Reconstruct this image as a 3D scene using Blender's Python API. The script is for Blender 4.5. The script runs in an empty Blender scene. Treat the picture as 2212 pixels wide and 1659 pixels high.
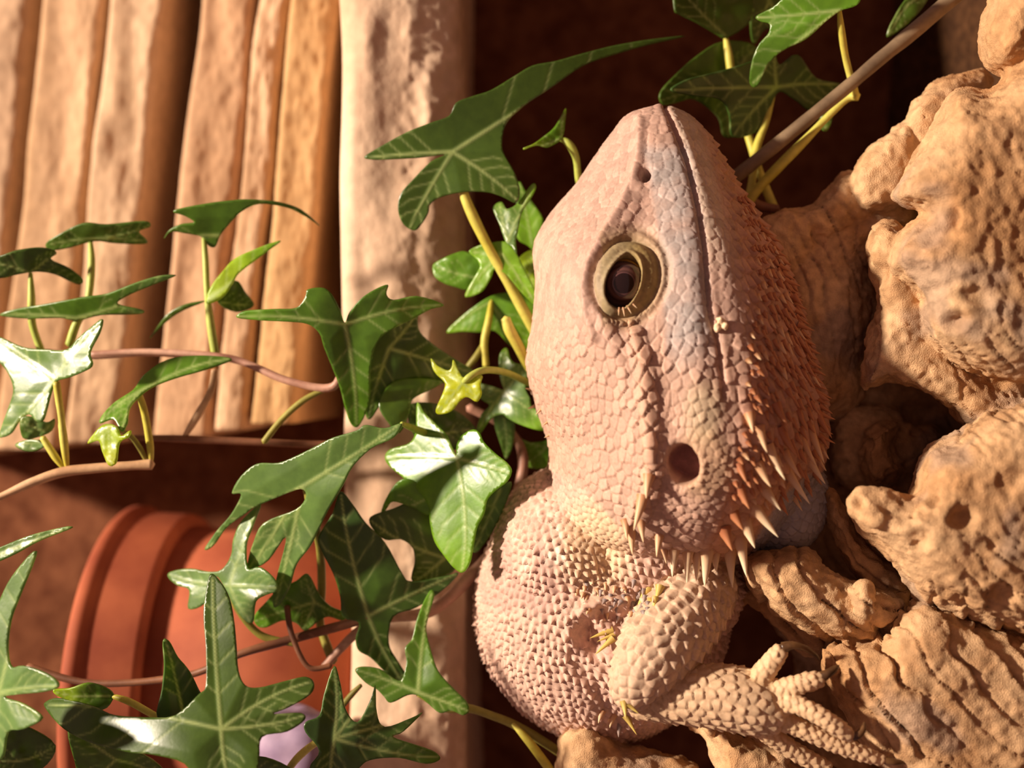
import bpy, bmesh, math, random
import numpy as np
from mathutils import Vector, Matrix
from mathutils.kdtree import KDTree
from mathutils.bvhtree import BVHTree
from mathutils.geometry import delaunay_2d_cdt
import mathutils.noise as mnoise

random.seed(7)
rng = np.random.default_rng(11)

# ------------------------------------------------------------------ camera, world, lights
# The photograph was taken with the phone held upright on its side: "up" in the place is
# the left of the frame.  1 unit of build space ("q") is 0.055 mm; focus plane at d = 0.
S = 5.5e-5
F = 2400.0                       # focal length in frame pixels = distance to the d=0 plane
CU, CV = 1106.0, 829.5
Z0 = 1330.0                      # camera height above the floor, in q
LAMP_DIR = Vector((0.24, -0.34, 0.91)).normalized()     # towards the basking lamp

sc = bpy.context.scene
cam_d = bpy.data.cameras.new('camera')
cam = bpy.data.objects.new('camera', cam_d)
sc.collection.objects.link(cam)
cam_d.sensor_fit = 'HORIZONTAL'
cam_d.sensor_width = 36.0
cam_d.lens = 36.0 * F / 2212.0
cam_d.clip_start = 0.002
cam_d.clip_end = 10
cam.matrix_world = Matrix(((0, 1, 0, 0), (0, 0, -1, -F * S), (-1, 0, 0, Z0 * S), (0, 0, 0, 1)))
cam_d.dof.use_dof = True
cam_d.dof.focus_distance = (F - 100) * S
cam_d.dof.aperture_fstop = 15.0
sc.camera = cam

world = bpy.data.worlds.new('world')
sc.world = world
world.use_nodes = True
bg = world.node_tree.nodes['Background']
bg.inputs[0].default_value = (1.0, 0.55, 0.46, 1)
bg.inputs[1].default_value = 0.30

lamp_d = bpy.data.lights.new('basking_lamp_offscreen', 'AREA')
lamp_d.shape = 'DISK'
lamp_d.size = 0.035
lamp_d.color = (1.0, 0.83, 0.65)
lamp_d.energy = 6.1
lamp = bpy.data.objects.new('basking_lamp_offscreen', lamp_d)
sc.collection.objects.link(lamp)
lamp_target = Vector((0, 0, Z0 * S - 0.01))
lamp.location = lamp_target + LAMP_DIR * 0.50
lamp.rotation_euler = LAMP_DIR.to_track_quat('Z', 'Y').to_euler()
lamp['label'] = 'warm basking lamp shining down from above the rocks'
lamp['category'] = 'lamp'

sc.view_settings.view_transform = 'Standard'
sc.view_settings.look = 'None'
sc.view_settings.gamma = 1.0
sc.view_settings.use_curve_mapping = False
sc.view_settings.exposure = 0.0

# ------------------------------------------------------------------ helpers
COL = sc.collection

def Q(uvd):
    """photo column, row and depth -> build space (x right of the lizard's nose line, y away, z up)"""
    a = np.asarray(uvd, dtype=float)
    k = (F + a[..., 2]) / F
    return np.stack(((CV - a[..., 1]) * k, a[..., 2], Z0 - (a[..., 0] - CU) * k), -1)

def UV(q):
    k = (F + q[..., 1]) / F
    return CU - (q[..., 2] - Z0) / k, CV - q[..., 0] / k

def hexc(h, m=1.0):
    h = h.lstrip('#')
    c = [int(h[i:i + 2], 16) / 255 for i in (0, 2, 4)]
    return np.array([((x + 0.055) / 1.055) ** 2.4 if x > 0.04045 else x / 12.92 for x in c]) * m

def smooth(a, b, x):
    t = np.clip((x - a) / (b - a), 0, 1)
    return t * t * (3 - 2 * t)

# ---- numpy value noise
_perm = rng.random((64, 64, 64))
def vnoise(p, scale):
    p = np.asarray(p) / scale
    i = np.floor(p).astype(int)
    f = p - i
    f = f * f * (3 - 2 * f)
    r = 0
    for dx in (0, 1):
        wx = f[..., 0] if dx else 1 - f[..., 0]
        for dy in (0, 1):
            wy = f[..., 1] if dy else 1 - f[..., 1]
            for dz in (0, 1):
                wz = f[..., 2] if dz else 1 - f[..., 2]
                r = r + wx * wy * wz * _perm[(i[..., 0] + dx) & 63, (i[..., 1] + dy) & 63, (i[..., 2] + dz) & 63]
    return r * 2 - 1

def fbm(p, scale, oct=4, gain=0.5):
    s, a = 0, 1.0
    for o in range(oct):
        s = s + a * vnoise(np.asarray(p) + 37.1 * o, scale / 2 ** o)
        a *= gain
    return s

def catmull(pts, n, closed=False):
    """n samples per segment through pts (N x D)"""
    P = np.asarray(pts, float)
    N = len(P)
    out = []
    segs = N if closed else N - 1
    for i in range(segs):
        if closed:
            p0, p1, p2, p3 = P[(i - 1) % N], P[i], P[(i + 1) % N], P[(i + 2) % N]
        else:
            p0, p1, p2, p3 = P[max(i - 1, 0)], P[i], P[i + 1], P[min(i + 2, N - 1)]
        for t in np.linspace(0, 1, n, endpoint=False):
            out.append(0.5 * ((2 * p1) + (-p0 + p2) * t + (2 * p0 - 5 * p1 + 4 * p2 - p3) * t * t + (-p0 + 3 * p1 - 3 * p2 + p3) * t ** 3))
    if not closed:
        out.append(P[-1])
    return np.array(out)

def seg_dist(pu, pv, poly, closed=False):
    """distance from points to a polyline, plus parameter (0..1) along it"""
    P = np.asarray(poly, float)
    if closed:
        P = np.vstack((P, P[:1]))
    best = np.full(pu.shape, 1e18)
    par = np.zeros(pu.shape)
    L = np.concatenate(([0], np.cumsum(np.linalg.norm(np.diff(P, axis=0), axis=1))))
    for i in range(len(P) - 1):
        a, b = P[i], P[i + 1]
        ab = b - a
        l2 = max((ab ** 2).sum(), 1e-9)
        t = np.clip(((pu - a[0]) * ab[0] + (pv - a[1]) * ab[1]) / l2, 0, 1)
        dd = (pu - a[0] - t * ab[0]) ** 2 + (pv - a[1] - t * ab[1]) ** 2
        m = dd < best
        best = np.where(m, dd, best)
        par = np.where(m, (L[i] + t * (L[i + 1] - L[i])) / L[-1], par)
    return np.sqrt(best), par

def seg_dist3(p, poly, radii):
    """signed distance-like value to a tapered 3D polyline, and param along"""
    best = np.full(len(p), 1e9)
    par = np.zeros(len(p))
    n = len(poly)
    for i in range(n - 1):
        a, b = poly[i], poly[i + 1]
        ab = b - a
        t = np.clip(((p - a) @ ab) / max(ab @ ab, 1e-9), 0, 1)
        dd = np.linalg.norm(p - a - t[:, None] * ab, axis=1) - (radii[i] + t * (radii[i + 1] - radii[i]))
        m = dd < best
        best = np.where(m, dd, best)
        par = np.where(m, (i + t) / (n - 1), par)
    return best, par

def new_mesh(name, verts, faces, cols=None, shade=True):
    me = bpy.data.meshes.new(name)
    verts = np.asarray(verts, dtype=np.float32)
    if isinstance(faces, np.ndarray):
        nf, k = faces.shape
        me.vertices.add(len(verts)); me.vertices.foreach_set('co', verts.ravel())
        me.loops.add(nf * k); me.loops.foreach_set('vertex_index', faces.astype(np.int32).ravel())
        me.polygons.add(nf)
        me.polygons.foreach_set('loop_start', np.arange(0, nf * k, k, dtype=np.int32))
        me.update(calc_edges=True)
    else:
        me.from_pydata([tuple(v) for v in verts.tolist()], [], faces)
        me.update()
    if shade and len(me.polygons):
        me.polygons.foreach_set('use_smooth', np.ones(len(me.polygons), dtype=bool))
    if cols is not None:
        at = me.color_attributes.new('albedo', 'FLOAT_COLOR', 'POINT')
        c = np.ones((len(verts), 4), dtype=np.float32)
        c[:, :3] = cols
        at.data.foreach_set('color', c.ravel())
    return me

def link(name, me, mat=None, parent=None, loc=(0, 0, 0)):
    o = bpy.data.objects.new(name, me)
    COL.objects.link(o)
    if mat is not None and len(me.materials) == 0:
        me.materials.append(mat)
    if parent is not None:
        o.parent = parent
    o.location = loc
    return o

def build(name, verts_q, faces, mat, parent=None, cols=None, origin=None, shade=True):
    """verts in q; origin (world metres) is where the owning thing stands"""
    v = np.asarray(verts_q) * S
    if parent is not None:
        org = np.array(ORG[top(parent).name])
        loc = (0, 0, 0)
    else:
        org = np.array(origin) if origin is not None else np.array([v[:, 0].mean(), v[:, 1].mean(), v[:, 2].min()])
        loc = tuple(org)
    me = new_mesh(name, v - org, faces, cols, shade)
    o = link(name, me, mat, parent, loc)
    if parent is None:
        ORG[o.name] = loc
    return o

ORG = {}
def top(o):
    while o.parent is not None:
        o = o.parent
    return o

def empty(name, q):
    o = bpy.data.objects.new(name, None)
    o.empty_display_size = 0.002
    COL.objects.link(o)
    o.location = tuple(np.asarray(q) * S)
    ORG[o.name] = tuple(o.location)
    return o

def tag(o, label=None, cat=None, group=None, kind=None):
    if label: o['label'] = label
    if cat: o['category'] = cat
    if group: o['group'] = group
    if kind: o['kind'] = kind
    return o

def remesh(parts, voxel):
    """parts: list of (verts_q, faces) closed shapes -> one continuous skin"""
    V, Fc, n = [], [], 0
    for v, f in parts:
        V.append(np.asarray(v)); Fc += [[i + n for i in fa] for fa in f]; n += len(v)
    me = bpy.data.meshes.new('tmp')
    me.from_pydata(np.vstack(V).tolist(), [], Fc)
    bm = bmesh.new(); bm.from_mesh(me)
    bmesh.ops.recalc_face_normals(bm, faces=bm.faces)
    bm.to_mesh(me); bm.free()
    ob = bpy.data.objects.new('tmp', me)
    COL.objects.link(ob)
    md = ob.modifiers.new('r', 'REMESH')
    md.mode = 'VOXEL'; md.voxel_size = voxel; md.adaptivity = 0
    dg = bpy.context.evaluated_depsgraph_get()
    ev = ob.evaluated_get(dg)
    m2 = ev.to_mesh()
    co = np.empty(len(m2.vertices) * 3, np.float32); m2.vertices.foreach_get('co', co)
    lt = np.empty(len(m2.polygons), np.int32); m2.polygons.foreach_get('loop_total', lt)
    lv = np.empty(len(m2.loops), np.int32); m2.loops.foreach_get('vertex_index', lv)
    ev.to_mesh_clear()
    bpy.data.objects.remove(ob); bpy.data.meshes.remove(me)
    co = co.reshape(-1, 3).astype(float)
    if (lt == 4).all():
        faces = lv.reshape(-1, 4)
    else:
        st = np.concatenate(([0], np.cumsum(lt)[:-1]))
        qd = st[lt == 4]; tr = st[lt == 3]
        faces = np.vstack((lv[qd[:, None] + np.arange(4)], lv[(tr[:, None] + np.array([0, 1, 2, 2]))]))
    return co, faces

def relax(co, faces, it, lam=0.5):
    e = np.vstack([faces[:, [i, (i + 1) % 4]] for i in range(4)])
    e = e[e[:, 0] != e[:, 1]]
    deg = np.bincount(e[:, 0], minlength=len(co)) + np.bincount(e[:, 1], minlength=len(co))
    for _ in range(it):
        s = np.zeros_like(co)
        for k in range(3):
            s[:, k] = np.bincount(e[:, 0], co[e[:, 1], k], len(co)) + np.bincount(e[:, 1], co[e[:, 0], k], len(co))
        co = co + lam * (s / np.maximum(deg, 1)[:, None] - co)
    return co

def normals(co, faces):
    n = np.cross(co[faces[:, 2]] - co[faces[:, 0]], co[faces[:, 3]] - co[faces[:, 1]])
    bad = faces[:, 2] == faces[:, 3]
    if bad.any():
        fb = faces[bad]
        n[bad] = np.cross(co[fb[:, 1]] - co[fb[:, 0]], co[fb[:, 2]] - co[fb[:, 0]])
    vn = np.zeros_like(co)
    for i in range(4):
        for k in range(3):
            vn[:, k] += np.bincount(faces[:, i], n[:, k], len(co))
    return vn / np.maximum(np.linalg.norm(vn, axis=1, keepdims=True), 1e-9)

def tube(path_q, radii, seg=14, cap=True, flat=None):
    """closed tube round a q polyline; flat=(axis, factor) squashes the section"""
    P = np.asarray(path_q, float); R = np.asarray(radii, float)
    n = len(P)
    T = np.gradient(P, axis=0)
    T /= np.maximum(np.linalg.norm(T, axis=1, keepdims=True), 1e-9)
    ref = np.array([0.0, 1.0, 0.0])
    V, Fc = [], []
    a_prev = None
    for i in range(n):
        t = T[i]
        if a_prev is None:
            a = np.cross(t, ref)
            if np.linalg.norm(a) < 1e-3: a = np.cross(t, [1.0, 0, 0])
        else:
            a = a_prev - t * (a_prev @ t)
        a /= np.linalg.norm(a); a_prev = a
        b = np.cross(t, a)
        for j in range(seg):
            th = 2 * math.pi * j / seg
            V.append(P[i] + R[i] * (math.cos(th) * a + math.sin(th) * b))
    for i in range(n - 1):
        for j in range(seg):
            Fc.append([i * seg + j, i * seg + (j + 1) % seg, (i + 1) * seg + (j + 1) % seg, (i + 1) * seg + j])
    if cap:
        V.append(P[0] - T[0] * R[0] * 0.6); c0 = len(V) - 1
        V.append(P[-1] + T[-1] * R[-1] * 0.6); c1 = len(V) - 1
        for j in range(seg):
            Fc.append([c0, (j + 1) % seg, j])
            Fc.append([c1, (n - 1) * seg + j, (n - 1) * seg + (j + 1) % seg])
    return np.array(V), Fc

def stub(uvdr, n=8, seg=20):
    """smooth tube through (u, v, d, r) rows"""
    C = catmull(uvdr, n)
    q = Q(C[:, :3])
    k = (F + C[:, 2]) / F
    return tube(q, np.maximum(C[:, 3] * k, 0.5), seg)

def ellipsoid(c, r, rot=0.0, seg=36, rings=24):
    """c=(u,v,d) in photo terms, r=(ru,rv,rd); rot in the picture plane"""
    q0 = Q(np.array(c, float)); k = (F + c[2]) / F
    V, Fc = [], []
    cs, sn = math.cos(rot), math.sin(rot)
    for i in range(1, rings):
        ph = math.pi * i / rings
        for j in range(seg):
            th = 2 * math.pi * j / seg
            a = math.sin(ph) * math.cos(th) * r[0] * k; b = math.cos(ph) * r[1] * k; dd = math.sin(ph) * math.sin(th) * r[2]
            du, dv = a * cs - b * sn, a * sn + b * cs
            V.append(q0 + np.array([-dv, dd, -du]))
    top_, bot = len(V), len(V) + 1
    for s_ in (1, -1):
        du, dv = -s_ * r[1] * k * sn, s_ * r[1] * k * cs
        V.append(q0 + np.array([-dv, 0, -du]))
    for i in range(rings - 2):
        for j in range(seg):
            Fc.append([i * seg + j, i * seg + (j + 1) % seg, (i + 1) * seg + (j + 1) % seg, (i + 1) * seg + j])
    for j in range(seg):
        Fc.append([top_, (j + 1) % seg, j]); Fc.append([bot, (rings - 2) * seg + j, (rings - 2) * seg + (j + 1) % seg])
    return np.array(V), Fc

def planar(outline, step):
    """constrained triangulation of an outline with an inner grid; returns (uv, tris, n_border)"""
    O = np.asarray(outline, float)
    lo, hi = O.min(0), O.max(0)
    gu, gv = np.meshgrid(np.arange(lo[0], hi[0], step), np.arange(lo[1], hi[1], step * 0.87))
    gu = gu + (np.arange(gu.shape[0]) % 2)[:, None] * step / 2
    G = np.stack((gu.ravel(), gv.ravel()), 1)
    ins = np.zeros(len(G), bool)
    j = len(O) - 1
    for i in range(len(O)):
        a, b = O[i], O[j]
        c = ((a[1] > G[:, 1]) != (b[1] > G[:, 1]))
        with np.errstate(divide='ignore', invalid='ignore'):
            x = (b[0] - a[0]) * (G[:, 1] - a[1]) / (b[1] - a[1]) + a[0]
        ins ^= c & (G[:, 0] < x)
        j = i
    G = G[ins]
    if len(G):
        dist, _ = seg_dist(G[:, 0], G[:, 1], O, True)
        G = G[dist > step * 0.45]
    P = np.vstack((O, G))
    n = len(O)
    r = delaunay_2d_cdt([Vector(p) for p in P.tolist()], [(i, (i + 1) % n) for i in range(n)], [], 1, 1e-4)
    vs = np.array([tuple(v) for v in r[0]])
    return vs, [list(f) for f in r[2]]

def inflate(outline, d, thick, bulge, tilt=(0, 0), step=18, n=3, back=1.0):
    """rounded solid with the given outline; centre depth d, half thickness thick"""
    O = catmull(outline, n, True)
    vs, tris = planar(O, step)
    dist, _ = seg_dist(vs[:, 0], vs[:, 1], O, True)
    t = np.clip(dist / bulge, 0, 1)
    h = thick * np.sqrt(np.maximum(1 - (1 - t) ** 2, 0))
    c = O.mean(0)
    base = d + tilt[0] * (vs[:, 0] - c[0]) + tilt[1] * (vs[:, 1] - c[1])
    bd = dist < 1e-3
    Vf = Q(np.stack((vs[:, 0], vs[:, 1], base - h), 1))
    Vb = Q(np.stack((vs[:, 0], vs[:, 1], base + h * back), 1))
    idx = np.where(bd, np.arange(len(vs)), -1)
    m = 0
    for i in range(len(vs)):
        if idx[i] < 0:
            idx[i] = len(vs) + m; m += 1
    V = np.vstack((Vf, Vb[~bd]))
    Fc = [f for f in tris] + [[int(idx[i]) for i in f][::-1] for f in tris]
    return V, Fc

# ------------------------------------------------------------------ materials
def mat_new(name):
    m = bpy.data.materials.new(name)
    m.use_nodes = True
    nt = m.node_tree
    b = nt.nodes['Principled BSDF']
    return m, nt, b

def node(nt, t, **kw):
    n = nt.nodes.new(t)
    for k, v in kw.items():
        setattr(n, k, v)
    return n

def coords(nt, scale):
    tc = node(nt, 'ShaderNodeTexCoord')
    mp = node(nt, 'ShaderNodeMapping')
    mp.inputs['Scale'].default_value = scale if hasattr(scale, '__len__') else (scale,) * 3
    nt.links.new(tc.outputs['Object'], mp.inputs[0])
    return mp.outputs[0]

def noise_mat(name, c1, c2, scale, rough=0.8, bump=0.3, bscale=None, bdist=2e-5, spec=0.3, stretch=(1, 1, 1), attr=False, var=0.25, sss=0.0):
    m, nt, b = mat_new(name)
    co = coords(nt, tuple(s * scale for s in stretch))
    nz = node(nt, 'ShaderNodeTexNoise'); nz.inputs['Scale'].default_value = 1.0; nz.inputs['Detail'].default_value = 6
    nt.links.new(co, nz.inputs['Vector'])
    rp = node(nt, 'ShaderNodeValToRGB')
    rp.color_ramp.elements[0].position = 0.32; rp.color_ramp.elements[1].position = 0.68
    nt.links.new(nz.outputs['Fac'], rp.inputs[0])
    if attr:
        rp.color_ramp.elements[0].color = (1 - var, 1 - var, 1 - var, 1)
        rp.color_ramp.elements[1].color = (1 + var * .6, 1 + var * .6, 1 + var * .6, 1)
        at = node(nt, 'ShaderNodeAttribute', attribute_name='albedo')
        mx = node(nt, 'ShaderNodeMixRGB', blend_type='MULTIPLY'); mx.inputs[0].default_value = 1
        nt.links.new(at.outputs['Color'], mx.inputs[1]); nt.links.new(rp.outputs[0], mx.inputs[2])
        nt.links.new(mx.outputs[0], b.inputs['Base Color'])
    else:
        rp.color_ramp.elements[0].color = (*c1, 1); rp.color_ramp.elements[1].color = (*c2, 1)
        nt.links.new(rp.outputs[0], b.inputs['Base Color'])
    b.inputs['Roughness'].default_value = rough
    b.inputs['Specular IOR Level'].default_value = spec
    if sss:
        b.inputs['Subsurface Weight'].default_value = sss
        b.inputs['Subsurface Radius'].default_value = (1.0, 0.4, 0.25)
        b.inputs['Subsurface Scale'].default_value = 0.0006
    if bump:
        co2 = coords(nt, tuple(s * (bscale or scale * 4) for s in stretch))
        n2 = node(nt, 'ShaderNodeTexNoise'); n2.inputs['Scale'].default_value = 1.0; n2.inputs['Detail'].default_value = 8
        nt.links.new(co2, n2.inputs['Vector'])
        bp = node(nt, 'ShaderNodeBump'); bp.inputs['Strength'].default_value = bump; bp.inputs['Distance'].default_value = bdist
        nt.links.new(n2.outputs['Fac'], bp.inputs['Height'])
        nt.links.new(bp.outputs[0], b.inputs['Normal'])
    return m

M = {}
M['skin'] = noise_mat('lizard_skin', None, None, 2500, rough=0.62, bump=0.25, bscale=9000, bdist=3e-5, spec=0.35, attr=True, var=0.12, sss=0.12)
M['spine'] = noise_mat('lizard_spine', None, None, 2500, rough=0.45, bump=0.15, bscale=9000, bdist=2e-5, spec=0.4, attr=True, var=0.10, sss=0.15)
M['claw'] = noise_mat('claw_horn', hexc('#3a2415'), hexc('#6b4a2c'), 900, rough=0.35, bump=0.1, spec=0.5)
M['wood'] = noise_mat('root_wood', None, None, 900, rough=0.92, bump=1.0, bscale=6500, bdist=1.5e-4, spec=0.15, attr=True, var=0.22)
M['ledge'] = noise_mat('sandstone', None, None, 500, rough=0.92, bump=0.5, bscale=3500, bdist=8e-5, spec=0.15, attr=True, var=0.12)
M['back'] = noise_mat('dark_backing', hexc('#57301f'), hexc('#784b33'), 260, rough=0.95, bump=0.6, bscale=900, bdist=3e-4, spec=0.1)
M['soil'] = noise_mat('floor_soil', hexc('#2e1c12'), hexc('#5a3c26'), 700, rough=0.95, bump=0.8, bscale=2500, bdist=2e-4, spec=0.1)
M['terracotta'] = noise_mat('terracotta', hexc('#86402a'), hexc('#a3583a'), 120, rough=0.75, bump=0.25, bscale=2500, bdist=3e-5, spec=0.25)
M['lilac'] = noise_mat('lilac_stone', hexc('#8f7a98'), hexc('#a890aa'), 300, rough=0.6, bump=0.3, spec=0.3)
M['crumb'] = noise_mat('food_crumb', hexc('#d9b48e'), hexc('#f0d7b4'), 3000, rough=0.6, bump=0.5, spec=0.4)

def leaf_material():
    m, nt, b = mat_new('ivy_leaf')
    at = node(nt, 'ShaderNodeAttribute', attribute_name='albedo')
    co = coords(nt, 900)
    nz = node(nt, 'ShaderNodeTexNoise'); nz.inputs['Scale'].default_value = 1; nz.inputs['Detail'].default_value = 5
    nt.links.new(co, nz.inputs['Vector'])
    rp = node(nt, 'ShaderNodeValToRGB')
    rp.color_ramp.elements[0].position = 0.3; rp.color_ramp.elements[1].position = 0.7
    rp.color_ramp.elements[0].color = (0.82, 0.85, 0.8, 1); rp.color_ramp.elements[1].color = (1.08, 1.06, 1.0, 1)
    nt.links.new(nz.outputs['Fac'], rp.inputs[0])
    mx = node(nt, 'ShaderNodeMixRGB', blend_type='MULTIPLY'); mx.inputs[0].default_value = 1
    nt.links.new(at.outputs['Color'], mx.inputs[1]); nt.links.new(rp.outputs[0], mx.inputs[2])
    nt.links.new(mx.outputs[0], b.inputs['Base Color'])
    b.inputs['Roughness'].default_value = 0.33
    b.inputs['Specular IOR Level'].default_value = 0.7
    tr = node(nt, 'ShaderNodeBsdfTranslucent')
    mt = node(nt, 'ShaderNodeMixRGB', blend_type='MULTIPLY'); mt.inputs[0].default_value = 1
    mt.inputs[2].default_value = (1.45, 1.55, 0.5, 1)
    nt.links.new(mx.outputs[0], mt.inputs[1]); nt.links.new(mt.outputs[0], tr.inputs[0])
    ms = node(nt, 'ShaderNodeMixShader'); ms.inputs[0].default_value = 0.42
    nt.links.new(b.outputs[0], ms.inputs[1]); nt.links.new(tr.outputs[0], ms.inputs[2])
    nt.links.new(ms.outputs[0], nt.nodes['Material Output'].inputs[0])
    v = node(nt, 'ShaderNodeTexVoronoi', feature='DISTANCE_TO_EDGE'); v.inputs['Scale'].default_value = 1
    nt.links.new(coords(nt, 1500), v.inputs['Vector'])
    bp = node(nt, 'ShaderNodeBump'); bp.inputs['Strength'].default_value = 0.25; bp.inputs['Distance'].default_value = 3e-5
    nt.links.new(v.outputs['Distance'], bp.inputs['Height'])
    nt.links.new(bp.outputs[0], b.inputs['Normal'])
    return m
M['leaf'] = leaf_material()
M['stem'] = noise_mat('ivy_stem', None, None, 1200, rough=0.5, bump=0.3, bscale=5000, bdist=3e-5, spec=0.4, attr=True, var=0.15)

# ------------------------------------------------------------------ the setting: backing, rock ledges, floor
def box_q(x0, x1, y0, y1, z0, z1):
    V = np.array([(x, y, z) for x in (x0, x1) for y in (y0, y1) for z in (z0, z1)], float)
    Fc = [[0, 1, 3, 2], [4, 6, 7, 5], [0, 4, 5, 1], [2, 3, 7, 6], [0, 2, 6, 4], [1, 5, 7, 3]]
    return V, Fc

def sheet(name, x0, x1, z0, z1, y, step, amp, mat, axis='y'):
    nx = max(2, int((x1 - x0) / step)); nz = max(2, int((z1 - z0) / step))
    gx, gz = np.meshgrid(np.linspace(x0, x1, nx), np.linspace(z0, z1, nz))
    if axis == 'y':
        P = np.stack((gx, np.full_like(gx, y), gz), -1).reshape(-1, 3)
        P[:, 1] += amp * fbm(P, 420, 4)
    else:
        P = np.stack((gx, gz, np.full_like(gx, y)), -1).reshape(-1, 3)
        P[:, 2] += amp * np.minimum(fbm(P, 300, 4), 0.3)
    i = np.arange(nx * nz).reshape(nz, nx)
    f = np.stack((i[:-1, :-1], i[:-1, 1:], i[1:, 1:], i[1:, :-1]), -1).reshape(-1, 4)
    if axis != 'y': f = f
    return build(name, P, f, mat)

WALL_Y = 1500.0
wall = sheet('wall_back', -2600, 2600, -120, 3400, WALL_Y, 40, 46, M['back'])
tag(wall, 'dark brown textured backing wall behind the rock ledges', kind='structure')
floor = sheet('floor', -2600, 2600, -2600, WALL_Y + 60, 0, 60, 26, M['soil'], 'z')
tag(floor, 'dark brown soil floor under the root wood', kind='structure')

def slab(u0, u1, v0, v1, df, db, rt, rb, amp, rough, shear, c1, c2, name='rock_ledge', nx=150, seed=0, lip=0.0):
    """a shelf of rock running along the wall: rounded profile swept along the picture's rows"""
    k = (F + df) / F
    zt, zb = Z0 - (u0 - CU) * k, Z0 - (u1 - CU) * k
    prof = []
    nc = 10
    prof.append((db, zt))
    for t in np.linspace(0, 1, 14)[:-1]:
        prof.append((db + (df + rt - db) * t, zt))
    for a in np.linspace(0, math.pi / 2, nc):
        prof.append((df + rt - rt * math.sin(a), zt - rt + rt * math.cos(a)))
    for t in np.linspace(0, 1, 34)[1:-1]:
        prof.append((df - lip * math.sin(math.pi * t), (zt - rt) + ((zb + rb) - (zt - rt)) * t))
    for a in np.linspace(0, math.pi / 2, nc * 2):
        prof.append((df + rb - rb * math.cos(a), zb + rb - rb * math.sin(a)))
    for t in np.linspace(0, 1, 18)[1:]:
        prof.append((df + rb + (db - df - rb) * t, zb))
    prof = np.array(prof); m = len(prof)
    xs = np.linspace((CV - v0) * k, (CV - v1) * k, nx)
    P = np.zeros((nx, m, 3))
    P[..., 0] = xs[:, None]
    P[..., 1] = prof[None, :, 0]
    P[..., 2] = prof[None, :, 1] + shear * (xs[:, None] - (CV + 320) * k)
    P = P.reshape(-1, 3)
    off = P * np.array([0.35, 1, 1]) + seed * 911.0
    P[:, 1] += amp * fbm(off, 190, 3) * (P[:, 1] < db - 5)
    P[:, 2] += amp * 0.5 * fbm(off + 333, 240, 3)
    ff = smooth(df + rb * 1.2, df - 10, P[:, 1]) * 0.5 + 0.5
    low = smooth(zb + 190, zb + 40, P[:, 2] - shear * (P[:, 0] - (CV + 320) * k))
    g = fbm(P + seed * 77, 26, 4)
    P[:, 1] -= rough * g * (0.25 + low) * ff
    P[:, 2] -= rough * 0.4 * fbm(P + 700, 22, 3) * low
    i = np.arange(nx * m).reshape(nx, m)
    f = np.stack((i[:-1, :-1], i[:-1, 1:], i[1:, 1:], i[1:, :-1]), -1).reshape(-1, 4)
    caps = [np.arange(m)[::-1], (nx - 1) * m + np.arange(m)]
    t = (0.5 + 0.5 * np.clip(fbm(P * np.array([0.2, 1, 1]) + seed * 31, 120, 4), -1, 1))[:, None]
    cols = np.asarray(c1) * (1 - t) + np.asarray(c2) * t
    faces = [list(map(int, r)) for r in f] + [list(map(int, c)) for c in caps]
    o = build(name, P, faces, M['ledge'], parent=None, cols=cols)
    return o

STONE_A, STONE_B = hexc('#c4a084'), hexc('#dfc3a8')
big = slab(728, 985, -1100, 2500, 330, WALL_Y + 40, 60, 110, 34, 6, 0.012, STONE_A, STONE_B, nx=620, seed=1, lip=10, name='rock_shelf')
tag(big, 'pale sandstone shelf carrying the terracotta pot, with a crumbly lower edge', 'rock shelf')
LEDGES = [
    # u0, u1, depth, colours, label
    (-220, 45, 1010, '#a08168', '#bb9c80', 'rock ledge at the very top of the stacked ledges'),
    (66, 190, 900, '#a2805f', '#bf9c7c', 'tan rock ledge second from the top of the stacked ledges'),
    (205, 325, 820, '#ae8c6c', '#cdae90', 'light tan rock ledge just over the deep brown gap'),
    (400, 520, 760, '#a88364', '#c6a080', 'tan rock ledge just under the deep brown gap'),
    (535, 600, 700, '#b08c6c', '#cba888', 'narrow rock ledge between two broader tan ledges'),
    (606, 700, 640, '#a98258', '#c29c70', 'golden tan rock ledge resting on the pale shelf'),
]
for i, (u0, u1, df, a, b, lab) in enumerate(LEDGES):
    o = slab(u0 + 55, u1 + 55, -1100, 985 - 14 * i, df, WALL_Y + 30, 22, 26, 26, 4, -0.10, hexc(a), hexc(b), nx=220, seed=5 + i)
    tag(o, lab, 'rock ledge')

# ------------------------------------------------------------------ terracotta pot on the shelf
def lathe(name, prof, n, mat, parent, c, closed=True, tilt=None):
    V, Fc = [], []
    m = len(prof)
    for j in range(n):
        th = 2 * math.pi * j / n
        for r, z in prof:
            V.append((c[0] + r * math.cos(th), c[1] + r * math.sin(th), c[2] + z))
    for j in range(n):
        for i in range(m - 1):
            a, b = j * m + i, ((j + 1) % n) * m + i
            Fc.append([a, b, b + 1, a + 1])
    V = np.array(V)
    if tilt is not None:
        V = (V - c) @ np.array(tilt).T + c
    return build(name, V, Fc, mat, parent)

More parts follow.
